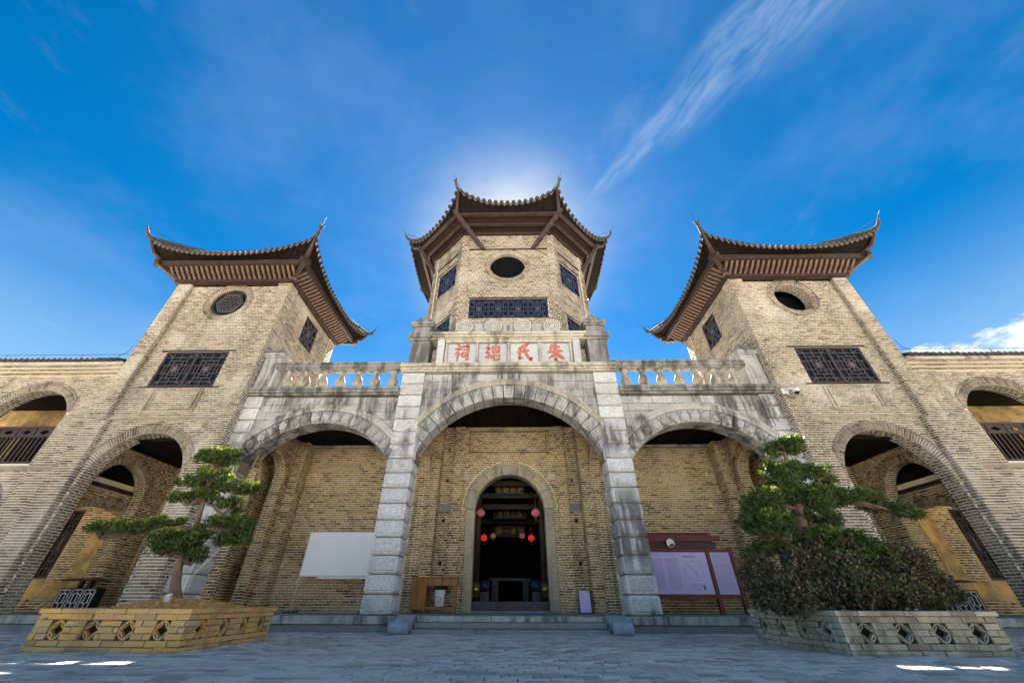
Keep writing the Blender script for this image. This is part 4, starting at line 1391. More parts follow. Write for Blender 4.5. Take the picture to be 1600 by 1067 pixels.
    pp = slab('pilaster', f4, [(u4[0], 5.86), (u4[1], 5.86), (u4[1], 11.52), (u4[0], 11.52)], [], -.5, -.006, 'mortar', tw)
    lay(tw, pp, f4, u4[0], u4[1], 5.86, 11.52)
    # far sides, plain
    fo = Fr((s*13.83, 0, 0), (0, s, 0), (0, 0, 1), (s, 0, 0))
    uo = sorted((s*.25, s*4.25))
    bwall(tw, 'outer_wall', fo, uo[0], uo[1], 7.0, 11.5, [], .3, wt=.1)
    a, b_ = sorted((s*9.1, s*13.8))
    MB().box(a, b_, 4.0, 4.2, 5.0, 11.5).build('rear_wall', 'mortar', tw)
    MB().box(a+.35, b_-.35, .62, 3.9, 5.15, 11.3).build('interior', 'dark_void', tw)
    emit(tw, 'brick', limit=220)
    # ---- porch under the tower
    key('#p')
    fA = Fr((s*13.05, 0, 0), (0, -s, 0), (0, 0, 1), (-s, 0, 0))
    uu = sorted((-s*.22, -s*3.2))
    bwall(tw, 'porch_side_wall', fA, uu[0], uu[1], ZP-.06, 4.90, [Arch(-s*1.30, 1.0, ZP-.04, 3.47, 4.45, .24)], .36, mat='mortar_porch', wt=.8)
    fB = Fr((s*13.46, 0, 0), (0, -s, 0), (0, 0, 1), (-s, 0, 0))
    uu = sorted((-s*.22, -s*3.2))
    bwall(tw, 'porch_side_wall', fB, uu[0], uu[1], ZP-.06, 3.66, [Arch(-s*1.72, 1.33, ZP-.04, 2.70, 3.18, .24)], .36, mat='mortar_porch', wt=.8)
    fC = Fr((s*9.62, 0, 0), (0, s, 0), (0, 0, 1), (s, 0, 0))
    uu = sorted((s*.22, s*3.2))
    tw_c = bwall(tw, 'porch_side_wall', fC, uu[0], uu[1], ZP-.06, 4.90, [Arch(s*1.48, .76, ZP-.04, 4.0, 4.72, .2)], .5, mat='mortar_porch', wt=.5)
    fC2 = Fr((s*9.115, 0, 0), (0, -s, 0), (0, 0, 1), (-s, 0, 0))
    uu = sorted((-s*.80, -s*3.2))
    lay(tw, tw_c, fC2, uu[0], uu[1], ZP, 5.7, [Arch(-s*1.48, .76, ZP-.04, 4.0, 4.72, .2)], wt=.5)
    fD = Fr((s*13.0, 3.2, 0), (1, 0, 0), (0, 0, 1), (0, -1, 0))
    a, b_ = sorted((-s*3.95, s*6.5))
    wz = sorted((s*3.33-.0, s*2.74))
    bwall(tw, 'porch_back_wall', fD, a, b_, ZP-.06, 4.9, [Rect(wz[0], wz[1], 1.21, 3.4)], .35, mat='mortar_porch', wt=.7)
    emit(tw, 'brick_porch', limit=80, k='#p')
    key()
    wn_ = window(tw, fD, wz[0], wz[1], 1.21, 3.4, -.10, 1, 'wood_dark', 'window_wood')
    # ochre plaster left on the brickwork
    def patch(x0, x1, z0, z1, n_, seed):
        r_ = random.Random(seed)
        pts = []
        for k in range(n_):
            pts.append((x0+(x1-x0)*k/n_, z0+r_.uniform(-.04, .04)))
        for k in range(n_):
            pts.append((x1+r_.uniform(-.06, .06), z0+(z1-z0)*k/n_))
        for k in range(n_):
            pts.append((x1-(x1-x0)*k/n_, z1+r_.uniform(-.05, .05)))
        for k in range(n_):
            pts.append((x0+r_.uniform(-.06, .06), z1-(z1-z0)*k/n_))
        f = fD
        if s < 0:
            pts = [(-p_[0], p_[1]) for p_ in pts]
        tris = tessellate_polygon([[Vector((u_, v_, 0)) for u_, v_ in pts]])
        mb = MB()
        m_ = len(pts)
        mb.add([f.p(u_, v_, .016) for u_, v_ in pts]+[f.p(u_, v_, -.01) for u_, v_ in pts], [t_ for t_ in tris]+[(i, (i+1) % m_, (i+1) % m_+m_, i+m_) for i in range(m_)])
        fix_normals(mb.build('plaster', 'ochre_plaster', tw))
    patch(.25, 4.2, .66, 1.17, 22, 3)
    patch(1.50, 2.05, 1.175, 3.1, 14, 5)
    patch(-.05, .28, 1.175, 2.6, 12, 8)
    a, b_ = sorted((s*9.2, s*13.8))
    cl2 = MB().box(a, b_, .16, 3.3, 4.905, 4.96).build('porch_ceiling', 'ceiling_wood', tw)
    for k in range(15):
        x = a+.03+k*.31
        MB().box(x, min(x+.295, b_), .22, 3.19, 4.89, 4.903).build('ceiling_board', 'ceiling_wood', cl2)
    MB().bar((s*13.62, .25, 3.73), (s*13.62, 3.15, 3.73), .34, .12).build('porch_beam', 'wood_dark', tw)
    MB().bar((s*13.62, .25, 3.87), (s*13.62, 3.15, 3.87), .36, .15).build('beam_plaster', 'mortar_porch', tw)
    q0, q1 = sorted((s*13.81, s*13.84))
    MB().box(q0, q1, .25, 3.19, 3.95, 4.9).build('porch_boarding', 'ceiling_wood', tw)
    # ---- eaves and roof
    W = [(cx-2.40, -.3), (cx+2.40, -.3), (cx+2.40, 4.25), (cx-2.40, 4.25)]
    eave_frame(tw, W, .02, 11.50, 11.64, .05, .24, 'wood_dark', 'wall_plate')
    B3 = eave_frame(tw, W, .60, 11.97, 12.20, .24, .15)
    # boards between wall plate and eave beam, and the S-curved ribs under them
    cen = Vector((cx, 1.975))
    def so(i, t_, o_):
        a_, b2 = Vector(W[i]), Vector(W[(i+1) % 4])
        m_ = (a_+b2)/2
        nrm = (m_-cen).normalized()
        tt = (b2-a_).normalized()
        L_ = (b2-a_).length
        half = L_/2+o_
        return m_+tt*(half*(2*t_-1))+nrm*o_, nrm, tt
    zc = lambda e: 11.60+.40*(e*e*(3-2*e))+.10*math.sin(PI*2*e)*.5
    bd = MB()
    for i in range(4):
        for k in range(6):
            e0, e1 = k/6, (k+1)/6
            q_ = [so(i, t_, .04+.54*e)[0].to_3d()+Vector((0, 0, zc(e)+.10)) for t_, e in ((0, e0), (1, e0), (1, e1), (0, e1))]
            bd.add(q_, [(0, 1, 2, 3)])
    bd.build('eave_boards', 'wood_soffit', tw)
    for i in range(4):
        L_ = 4.8 if i % 2 == 0 else 4.55
        nrib = 25
        for k in range(nrib):
            t_ = (k+.5)/nrib
            p0, nrm, tt = so(i, t_, 0.)
            # ribs stay square to the wall
            base = (Vector(W[i])+Vector(W[(i+1) % 4]))/2+tt*((L_+.5)/2*(2*t_-1))
            n3, t3 = nrm.to_3d(), tt.to_3d()
            rings = []
            for e in np.linspace(0, 1, 7):
                c_ = base.to_3d()+n3*(.03+.55*e)+Vector((0, 0, zc(e)))
                rings.append([c_-t3*.05-Vector((0, 0, .05)), c_+t3*.05-Vector((0, 0, .05)), c_+t3*.05+Vector((0, 0, .09)), c_-t3*.05+Vector((0, 0, .09))])
            MB().loft(rings).build('rafter', 'wood_rib', tw)
    hx_, hy_ = 3.43, 3.40
    C4 = [(cx-hx_, cen.y-hy_), (cx+hx_, cen.y-hy_), (cx+hx_, cen.y+hy_), (cx-hx_, cen.y+hy_)]
    eave, surf = roof(tw, C4, 12.96, 12.22, .12, (cx, cen.y), 15.0, .215, .08, .15, .68, 2.5)
    for i in range(4):
        p0 = Vector(W[i]); p1 = Vector(C4[i]); b3 = B3[i]
        o_ = (p1-p0).normalized()
        MB().bar((p0.x, p0.y, 11.66), (b3.x+o_.x*.2, b3.y+o_.y*.2, 12.12), .16, .18).build('hip_beam', 'wood_beam', tw)
        MB().tube([(b3.x, b3.y, 12.22), ((b3.x*.45+p1.x*.55), (b3.y*.45+p1.y*.55), 12.42), (p1.x, p1.y, 12.88)], [.09, .085, .06], 6).build('corner_spar', 'wood_dark', tw)
        MB().lathe([(.10, -.12), (.12, -.05), (.12, .05), (.10, .12)], (b3.x+o_.x*.05, b3.y+o_.y*.05, 12.10), 10).build('beam_boss', 'wood_beam', tw, True)
    # soffit between eave beam and tile edge
    sf = MB()
    for i in range(4):
        for k in range(24):
            t0, t1 = k/24, (k+1)/24
            r_ = []
            for t_ in (t0, t1):
                e_, z_ = eave(i, t_)
                b_ = B3[i].lerp(B3[(i+1) % 4], t_)
                r_.append((Vector((b_.x, b_.y, 12.19)), Vector((e_.x*.97+b_.x*.03, e_.y*.97+b_.y*.03, z_-.10))))
            sf.add([r_[0][0], r_[1][0], r_[1][1], r_[0][1]], [(0, 1, 2, 3)])
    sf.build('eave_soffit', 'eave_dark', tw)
    return tw
for s in (-1, 1):
    side_tower(s)

# ================================================================== octagonal central tower
ct = thing('octagonal_tower', 'tall octagonal tan brick tower with dark round window and upturned tiled roof above the plaque', 'tower', (0, 4.85, 6.5))
OC = [(-2.2, 1.0), (2.2, 1.0), (3.9, 2.7), (3.9, 7.0), (2.2, 8.7), (-2.2, 8.7), (-3.9, 7.0), (-3.9, 2.7)]
ZT = 15.92
def oct_face(i):
    a, b_ = Vector(OC[i]), Vector(OC[(i+1) % 8])
    t_ = (b_-a).normalized()
    return Fr((a.x, a.y, 0), (t_.x, t_.y, 0), (0, 0, 1), (t_.y, -t_.x, 0)), (b_-a).length
CBL, CBH = .30, .083
for i in range(8):
    f, L_ = oct_face(i)
    holes = []
    if i == 0:
        holes = [Round(2.17, 13.80, .84, .24), Rect(2.2-1.74, 2.2+1.74, 10.57, 11.70)]
    if i in (1, 7):
        m_ = (lambda a_: a_) if i == 1 else (lambda a_: L_-a_)
        for u0, u1, z0, z1 in ((.46, 1.94, 12.86, 14.38), (.55, 1.88, 9.80, 11.05)):
            uu = sorted((m_(u0), m_(u1)))
            holes.append(Rect(uu[0], uu[1], z0, z1))
    if i in (3, 4, 5):
        slab('wall', f, [(0, 6.5), (L_, 6.5), (L_, ZT), (0, ZT)], [], -.35, -.006, 'mortar', ct)
        continue
    pt_ = bwall(ct, 'wall', f, .0, L_, 7.2, ZT, holes, .36, bl=CBL, bh=CBH, wt=1. if i in (0, 1, 7) else .2)
    for h in holes:
        if isinstance(h, Rect):
            window(ct, f, h.u0, h.u1, h.v0, h.v1, -.10, 4 if i == 0 else 1, 'window_blue', 'lattice_blue')
            MB().fbox(f, h.u0-.06, h.u1+.06, h.v1+.002, h.v1+.045, -.08, .03).build('lintel', 'wood_dark', ct)
    f5 = Fr(f.p(0, 0, .075), f.U, f.V, f.N)
    for u0, u1 in ((-.031, .27), (L_-.27, L_+.031)):
        pp = slab('pilaster', f5, [(u0, 7.2), (u1, 7.2), (u1, ZT), (u0, ZT)], [], -.10, -.006, 'mortar', ct)
        lay(ct, pp, f5, u0, u1, 7.2, ZT, bl=CBL, bh=CBH)
    MB().fbox(f, .275, L_-.275, 14.88, 14.94, -.03, .05).build('band', 'wood_dark', ct)
    f6 = Fr(f.p(0, 0, .035), f.U, f.V, f.N)
    pp = slab('frieze', f6, [(.275, 14.945), (L_-.275, 14.945), (L_-.275, ZT), (.275, ZT)], [], -.06, -.006, 'mortar', ct)
    lay(ct, pp, f6, .275, L_-.275, 14.945, ZT, bl=CBL, bh=CBH)
cor = MB()
inn = lambda k_, z: [Vector((x*k_, 4.85+(y-4.85)*k_, z)) for x, y in OC]
cor.loft([inn(.86, 6.6), inn(.86, 15.8)])
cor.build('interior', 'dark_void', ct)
f, L_ = oct_face(0)
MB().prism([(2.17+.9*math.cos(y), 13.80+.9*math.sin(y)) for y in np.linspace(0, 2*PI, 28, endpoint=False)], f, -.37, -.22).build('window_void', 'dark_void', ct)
emit(ct, 'brick', limit=300)
eave_frame(ct, OC, .06, 15.90, 16.04, .0, .22, 'wood_beam', 'wall_plate')
eave_frame(ct, OC, .48, 16.14, 16.28, .0, .13, 'wood_beam')
B3 = eave_frame(ct, OC, .88, 16.42, 16.58, .10, .15, 'wood_beam')
B1 = eave_frame(ct, OC, .06, None, None, 0)
bd = MB()
for i in range(8):
    j = (i+1) % 8
    bd.add([(B1[i].x, B1[i].y, 16.03), (B1[j].x, B1[j].y, 16.03), (B3[j].x, B3[j].y, 16.56), (B3[i].x, B3[i].y, 16.56)], [(0, 1, 2, 3)])
bd.build('eave_boards', 'wood_soffit', ct)
K_ = .955
C8 = [(2.6, -.73), (5.88, 2.6), (5.9, 7.1), (2.6, 10.43), (-2.6, 10.43), (-5.9, 7.1), (-5.88, 2.6), (-2.6, -.73)]
C8 = [(x*K_, 4.85+(y-4.85)*K_) for x, y in C8]
eave, surf = roof(ct, C8, 17.66, 16.80, .20, (0, 4.85), 21.0, .285, .105, .20, .66, 2.3)
ordr = [1, 2, 3, 4, 5, 6, 7, 0]               # wall corner that belongs to each roof corner
sf = MB()
for i in range(8):
    wi_, wj_ = ordr[i], ordr[(i+1) % 8]
    for k in range(16):
        r_ = []
        for t_ in (k/16, (k+1)/16):
            e_, z_ = eave(i, t_)
            b_ = B3[wi_].lerp(B3[wj_], t_)
            r_.append((Vector((b_.x, b_.y, 16.55)), Vector((e_.x*.97+b_.x*.03, e_.y*.97+b_.y*.03, z_-.10))))
        sf.add([r_[0][0], r_[1][0], r_[1][1], r_[0][1]], [(0, 1, 2, 3)])
sf.build('eave_soffit', 'eave_dark', ct)
for i in range(8):
    w_, p1, b3 = Vector(OC[ordr[i]]), Vector(C8[i]), B3[ordr[i]]
    MB().tube([(b3.x, b3.y, 16.60), (b3.x*.4+p1.x*.6, b3.y*.4+p1.y*.6, 16.9), (p1.x, p1.y, 17.55)], [.09, .085, .06], 6).build('corner_spar', 'wood_dark', ct)
    # carved strut from the wall up to the eave corner
    sx = 1 if p1.x > 0 else -1
    if abs(p1.x) < 3:
        sy = 1 if p1.y > 4.85 else -1
        foot = Vector((sx*1.22, w_.y-sy*.0+sy*.02, 14.92))
        head = Vector((sx*(abs(b3.x)+.12), b3.y+sy*.10, 16.72))
    else:
        foot = Vector((w_.x*.99, w_.y, 14.95))
        head = Vector((b3.x+sx*.15, b3.y, 16.70))
    st_ = MB()
    st_.bar(foot, head, .17, .24, (0, 1, .2))
    st = st_.build('strut', 'wood_dark', ct)
    mid = foot.lerp(head, .62)
    for f_ in (.45, .62, .78):
        c_ = foot.lerp(head, f_)
        mb = MB().lathe([(.04, -.13), (.13, -.08), (.15, 0), (.13, .08), (.04, .13)], c_, 8)
        mb.build('carved_boss', 'wood_dark', st, True)

# ================================================================== wings
def wing(s):
    side = 'left' if s < 0 else 'right'
    wg = thing('gallery_wing', 'two-storey tan brick wing with arched loggia at the '+side+' edge', 'wing', (s*17.5, 1.5, 0), 'gallery wings')
    xo = s*17.5
    F = Fr((xo, 0, 0), (1, 0, 0), (0, 0, 1), (0, -1, 0))
    up = Arch(s*16.42-xo, 1.40, 4.12, 5.80, 6.72, .25)
    lo = Arch(s*16.42-xo, 1.12, ZP-.04, 2.70, 3.55, .25)
    up2 = Arch(s*20.9-xo, 1.40, 4.12, 5.80, 6.72, .25)
    u = sorted((s*13.86-xo, s*22.0-xo))
    bwall(wg, 'front_wall', F, u[0], u[1], ZP-.06, 7.24, [up, lo, up2], .42)
    for x0, x1, z0, z1 in ((13.86, 14.85, ZP-.06, 3.93), (13.86, 14.85, 4.03, 7.24), (17.95, 19.3, ZP-.06, 7.24)):
        a, b_ = sorted((s*x0-xo, s*x1-xo))
        f = Fr((xo, -.06, 0), (1, 0, 0), (0, 0, 1), (0, -1, 0))
        pp = slab('pilaster', f, [(a, z0), (b_, z0), (b_, z1), (a, z1)], [], -.07, -.006, 'mortar', wg)
        lay(wg, pp, f, a, b_, z0, z1)
    a, b_ = sorted((s*13.86, s*22.0))
    for k, (z0, z1, pr) in enumerate(((3.90, 3.95, .07), (3.952, 4.03, .11))):
        MB().box(a, b_, -pr, .02, z0, z1).build('string_course', 'brick_trim', wg)
    for k, (z0, z1, pr, m_) in enumerate(((7.242, 7.31, .10, 'mortar'), (7.312, 7.36, .07, 'mortar_dark'), (7.362, 7.43, .18, 'mortar'), (7.432, 7.47, .14, 'mortar_dark'), (7.472, 7.54, .25, 'mortar'), (7.542, 7.66, .36, 'stone_warm'))):
        cc_ = MB().box(a, b_, -pr, .3, z0, z1).build('cornice_course', m_, wg)
        if k in (0, 2, 4):
            fq = Fr((0, -pr, 0), (1, 0, 0), (0, 0, 1), (0, -1, 0))
            lay(wg, cc_, fq, a, b_, z0, z1, bl=.26 if k != 2 else .13, bh=z1-z0, gap=.012, proud=.012, jit=.008, off=.07*k)
    emit(wg, 'brick', limit=200)
    # tiled roof edge
    rf = MB().add([(a, -.44, 7.67), (b_, -.44, 7.67), (b_, 2.6, 9.0), (a, 2.6, 9.0), (a, -.44, 7.64), (b_, -.44, 7.64), (b_, 2.6, 8.9), (a, 2.6, 8.9)], [(0, 1, 2, 3), (7, 6, 5, 4), (0, 4, 5, 1), (2, 6, 7, 3)]).build('roof', 'roof_tile', wg)
    tl = MB()
    n_ = int((b_-a)/.2)
    for k in range(n_):
        x = a+.1+k*.2
        j = random.uniform(-.012, .012)
        rings = []
        for y, z in ((-.47, 7.665), (0, 7.87), (2.55, 8.98)):
            rings.append([(x+.082*math.cos(q_), y, z+j+.09*math.sin(q_)) for q_ in np.linspace(-.1, PI+.1, 7)])
        tl.loft(rings)
        if k:
            tl.prism([(-.075, .02), (-.04, -.05), (0, -.075), (.04, -.05), (.075, .02)], Fr((x-.1, -.46, 7.66), (1, 0, 0), (0, 0, 1), (0, -1, 0)), -.01, .012)
    stuff(tl.build('cover_tiles', 'roof_tile', rf))
    ln = MB().tube([(s*13.9, -.3, 7.99), (s*22, -.3, 7.99)], .008, 5)
    for k in range(6):
        ln.tube([(s*(14.2+k*1.4), -.3, 7.84), (s*(14.2+k*1.4), -.3, 7.99)], .008, 5)
    ln.tube([(s*14.2, -.3, 7.99), (s*14.0, -.3, 8.07), (s*13.9, -.33, 8.35)], .008, 5)
    ln.build('lightning_wire', 'iron', wg)
    # upper gallery behind the arch
    MB().box(a, b_, .43, 2.6, 3.95, 4.1).build('gallery_floor', 'wood_dark', wg)
    MB().box(a, b_, .43, 2.6, 6.84, 6.9).build('gallery_ceiling', 'ceiling_wood', wg)
    bwl = MB().box(a, b_, 2.0, 2.1, 4.1, 6.84).build('gallery_wall', 'ochre_plaster', wg)
    for x0, x1 in ((17.2, 18.7), (19.1, 19.9), (15.3, 16.2)):
        q0, q1 = sorted((s*x0, s*x1))
        MB().box(q0, q1, 1.97, 2.02, 4.12, 6.02).build('gallery_door', 'dark_void', bwl)
    MB().box(a, b_, .44, 3.1, ZP, ZP+.004).build('lower_floor', 'stone_step', wg)
    # railing
    q0, q1 = sorted((s*14.95, s*17.9))
    rl = MB()
    rl.box(q0, q1, .30, .40, 5.40, 5.47).box(q0, q1, .31, .39, 5.10, 5.15).box(q0, q1, .29, .41, 4.20, 4.28)
    rl = rl.build('railing', 'wood_beam', wg)
    k = 0
    x = q0+.1
    while x < q1:
        MB().box(x-.022, x+.022, .325, .375, 4.282, 5.098).build('railing_bar', 'wood_beam', rl)
        x += .155
    x = q0
    while x < q1-.2:
        f = Fr((x, .35, 5.15), (1, 0, 0), (0, 0, 1), (0, -1, 0))
        h = type('D', (), {'poly': lambda self: [(.13, .125), (.31, .04), (.49, .125), (.31, .21)]})()
        slab('diamond_panel', f, [(.02, .002), (.60, .002), (.60, .248), (.02, .248)], [h], -.02, .02, 'wood_beam', rl)
        x += .62
for s in (-1, 1):
    wing(s)
# ================================================================== planters
def planter(s):
    left = s < 0
    t_ = thing('stone_planter', ('warm-light-painted ochre' if left else 'grey mossy')+' brick planter box with coin-shaped lattice openings, '+('left' if left else 'right')+' of the yard', 'planter', (s*5.62, -3.85, 0), 'brick planters')
    x0, x1 = sorted((s*4.55, s*6.70))
    y0, y1 = -5.0, -2.70
    H = .445
    hz = (.147, .368)
    def face(f, L_, nh, vis):
        hs_ = []
        for k in range(nh):
            c_ = L_*(.15+.232*k)
            hs_.append(Rect(c_-.105, c_+.105, hz[0], hz[1]))
        bwall(t_, 'planter_wall', f, 0, L_, .0, H, hs_, .12, mat='mortar_dark', bl=.305, bh=.0741, gap=.013, proud=.006, jit=.006, jc=.0045, wt=1 if vis else .05)
        for h in hs_:
            uc, vc = (h.u0+h.u1)/2, (h.v0+h.v1)/2
            mb = MB()
            P_ = lambda r, y, w_: f.p(uc+r*math.cos(y), vc+r*1.04*math.sin(y), w_)
            mb.loft([[P_(.104, y, -.07), P_(.104, y, -.012), P_(.088, y, -.012), P_(.088, y, -.07)] for y in np.linspace(0, 2*PI, 25)], cap=False)
            for q in range(4):
                cxx, cyy = uc+(.115 if q in (0, 3) else -.115), vc+(.12 if q in (0, 1) else -.12)
                a0 = (PI, PI*1.5, 0, PI*.5)[q]
                mb.loft([[f.p(cxx+r*math.cos(y), cyy+r*1.04*math.sin(y), w_) for r, w_ in ((.108, -.07), (.108, -.016), (.094, -.016), (.094, -.07))] for y in np.linspace(a0-.12, a0+PI/2+.12, 9)])
            fix_normals(mb.build('coin_lattice', 'brick_planter_warm_lit' if left else 'brick_planter_grey', t_))
    face(Fr((x0, y0, 0), (1, 0, 0), (0, 0, 1), (0, -1, 0)), x1-x0, 4, True)
    face(Fr((x1, y0, 0), (0, 1, 0), (0, 0, 1), (1, 0, 0)), y1-y0, 4, left)
    face(Fr((x0, y1, 0), (0, -1, 0), (0, 0, 1), (-1, 0, 0)), y1-y0, 4, not left)
    face(Fr((x1, y1, 0), (-1, 0, 0), (0, 0, 1), (0, 1, 0)), x1-x0, 4, False)
    emit(t_, 'brick_planter_warm_lit' if left else 'brick_planter_grey', limit=300)
    m_ = 'brick_planter_warm_lit' if left else 'brick_planter_grey'
    # projecting cap stones
    for (a, b_, ya, yb) in ((x0-.03, x1+.03, y0-.03, y0+.15), (x0-.03, x1+.03, y1-.15, y1+.03)):
        n_ = 7
        for k in range(n_):
            p0 = a+(b_-a)*k/n_; p1 = a+(b_-a)*(k+1)/n_
            j = random.uniform(-.006, .006)
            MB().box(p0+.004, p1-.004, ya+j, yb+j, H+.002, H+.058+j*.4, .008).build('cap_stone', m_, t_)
    for (a, b_) in ((x0-.03, x0+.15), (x1-.15, x1+.03)):
        n_ = 6
        for k in range(n_):
            p0 = y0+.154+(y1-y0-.308)*k/n_; p1 = y0+.154+(y1-y0-.308)*(k+1)/n_
            j = random.uniform(-.006, .006)
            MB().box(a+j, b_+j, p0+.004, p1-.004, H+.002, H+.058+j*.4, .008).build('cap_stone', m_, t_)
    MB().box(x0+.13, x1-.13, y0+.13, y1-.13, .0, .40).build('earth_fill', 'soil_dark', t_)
    return x0, x1, y0, y1
for s in (-1, 1):
    planter(s)

def mound(name, x0, x1, y0, y1, zb, hgt, mat, label, seed, px_=0., py_=0.):
    r_ = np.random.default_rng(seed)
    n_ = 60
    xs, ys = np.linspace(x0, x1, n_), np.linspace(y0, y1, n_)
    Xg, Yg = np.meshgrid(xs, ys)
    u, v = (Xg-x0)/(x1-x0)*2-1, (Yg-y0)/(y1-y0)*2-1
    Z = zb+hgt*np.maximum(0, (1-(u-px_)**2))*np.maximum(0, 1-(v-py_)**2)**.6
    Z += r_.normal(0, .016, Z.shape)
    for _ in range(60):
        a, b_, rr = r_.uniform(-1, 1), r_.uniform(-1, 1), r_.uniform(.03, .12)
        Z += r_.uniform(-.02, .035)*np.exp(-((u-a)**2+(v-b_)**2)/rr**2)
    mb = MB()
    mb.v = [(a, b_, c_) for a, b_, c_ in zip(Xg.ravel(), Yg.ravel(), Z.ravel())]
    mb.f = [(j*n_+i, j*n_+i+1, (j+1)*n_+i+1, (j+1)*n_+i) for j in range(n_-1) for i in range(n_-1)]
    # loose clods
    for _ in range(420):
        a, b_ = r_.uniform(x0+.1, x1-.1), r_.uniform(y0+.1, y1-.1)
        i, j = int((a-x0)/(x1-x0)*(n_-1)), int((b_-y0)/(y1-y0)*(n_-1))
        c_ = np.array([a, b_, Z[j, i]+.005])
        rr = r_.uniform(.008, .030)
        q = [c_+rr*np.array(p_)*r_.uniform(.6, 1.3, 3) for p_ in ((1, 0, 0), (0, 1, 0), (-1, 0, 0), (0, -1, 0), (0, 0, 1))]
        mb.add(q, [(0, 1, 4), (1, 2, 4), (2, 3, 4), (3, 0, 4)])
    o = mb.build(name, mat)
    stuff(o)
    o['label'] = label
    o['category'] = 'soil'
    return o
mound('soil_mound', -6.56, -4.69, -4.86, -2.84, .44, .17, 'soil', 'reddish loose soil heaped round the left tree', 4, .0, .1)
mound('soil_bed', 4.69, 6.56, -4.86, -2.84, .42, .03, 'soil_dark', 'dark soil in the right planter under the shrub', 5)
for i, (u, v, Y, w_, h_, lb) in enumerate(((263, 934, -4.3, .085, .16, 'pale upright marker stone in the soil left of the trunk'), (309, 933, -3.4, .09, .06, 'pale flat pebble in the soil right of the trunk'))):
    c_ = at(u, v, Y)
    mb = MB()
    mb.loft([[(c_.x-w_/2, Y-.03, c_.z-h_*.8), (c_.x+w_/2, Y-.03, c_.z-h_*.8), (c_.x+w_/2, Y+.03, c_.z-h_*.8), (c_.x-w_/2, Y+.03, c_.z-h_*.8)], [(c_.x-w_*.45, Y-.03, c_.z+h_*.3), (c_.x+w_*.4, Y-.03, c_.z+h_*.42), (c_.x+w_*.4, Y+.02, c_.z+h_*.42), (c_.x-w_*.42, Y+.02, c_.z+h_*.3)]])
    o = mb.build('marker_stone', 'porcelain')
    tag(o, lb, 'stone')

# ================================================================== foliage
def leaves(name, pads, mat, parent, ln=.075, wd=.016, dens=2600, seed=1, up=.5, shell=.45, cluster=5, top=None):
    """leaf-sized blades in sprays through the volume of flattened pads"""
    r_ = np.random.default_rng(seed)
    B, D = [], []
    for c_, rad in pads:
        rad = np.array(rad)
        vol = rad.prod()**(2/3)
        n_ = int(dens*vol*4/cluster)
        d_ = r_.normal(size=(n_, 3))
        d_ /= np.linalg.norm(d_, axis=1)[:, None]
        if top is not None:
            d_[:, 2] = top+(1-top)*r_.random(n_)
            d_ /= np.linalg.norm(d_, axis=1)[:, None]
        rr = 1-shell*r_.random(n_)**1.6
        # uneven outline
        ph = r_.uniform(0, 6.28, 6)
        lump = 1+.16*np.sin(3*d_[:, 0]+ph[0])*np.sin(4*d_[:, 1]+ph[1])+.14*np.sin(7*d_[:, 0]+5*d_[:, 2]+ph[2])*np.sin(6*d_[:, 1]+ph[3])
        p_ = np.array(c_)+d_*rad*(rr*lump)[:, None]
        nrm = d_/rad
        nrm /= np.linalg.norm(nrm, axis=1)[:, None]
        for _ in range(cluster):
            dv = nrm*.7+r_.normal(size=(n_, 3))*.75+np.array([0, 0, up])
            dv /= np.linalg.norm(dv, axis=1)[:, None]
            B.append(p_+r_.normal(size=(n_, 3))*.012)
            D.append(dv)
    B, D = np.concatenate(B), np.concatenate(D)
    n_ = len(B)
    sv = np.cross(D, r_.normal(size=(n_, 3)))
    sv /= np.linalg.norm(sv, axis=1)[:, None]
    L_ = ln*r_.uniform(.65, 1.25, n_)[:, None]
    W_ = wd*r_.uniform(.7, 1.2, n_)[:, None]
    nz = np.cross(sv, D)
    V = np.stack([B-sv*W_*.25, B+sv*W_*.25, B+D*L_*.55+sv*W_*.5+nz*L_*.06, B+D*L_, B+D*L_*.55-sv*W_*.5+nz*L_*.06], 1).reshape(-1, 3)
    me = bpy.data.meshes.new(name)
    me.vertices.add(len(V))
    me.vertices.foreach_set('co', V.reshape(-1))
    idx = (np.arange(n_)*5)[:, None]+np.array([0, 1, 2, 3, 4])[None]
    me.loops.add(n_*5)
    me.loops.foreach_set('vertex_index', idx.reshape(-1).astype(np.int32))
    me.polygons.add(n_)
    me.polygons.foreach_set('loop_start', np.arange(0, n_*5, 5, dtype=np.int32))
    me.update(calc_edges=True)
    me.materials.append(MATS[mat])
    o = bpy.data.objects.new(name, me)
    link(o, parent)
    if name != 'foliage_pad':
        stuff(o)
    return o
def clumps(pads, k, seed, lo=.30, hi=.48, spread=.66):
    """break each pad into ragged smaller clumps"""
    r_ = random.Random(seed)
    out = []
    for c_, rad in pads:
        n_ = max(4, int(k*(rad[0]/.4)**.8))
        for j in range(n_):
            a = r_.uniform(0, 2*PI)
            q = math.sqrt(r_.random())*spread
            z = r_.uniform(-.55, .55)
            f = r_.uniform(lo, hi)
            out.append(((c_[0]+rad[0]*q*math.cos(a), c_[1]+rad[1]*q*math.sin(a), c_[2]+rad[2]*z), (rad[0]*f, rad[1]*f, max(rad[2]*f*1.25, .045))))
    return out
def twigs(pads, hub, mat, parent, seed=1, n_=7):
    r_ = random.Random(seed)
    mb = MB()
    for c_, rad in pads:
        for k in range(n_):
            e_ = Vector(c_)+Vector((r_.uniform(-.75, .75)*rad[0], r_.uniform(-.75, .75)*rad[1], r_.uniform(-.5, .6)*rad[2]))
            m_ = Vector(hub).lerp(e_, .5)+Vector((0, 0, -.02))
            mb.tube([hub, m_, e_], [.014, .009, .004], 5)
    return mb.build('twigs', mat, parent)
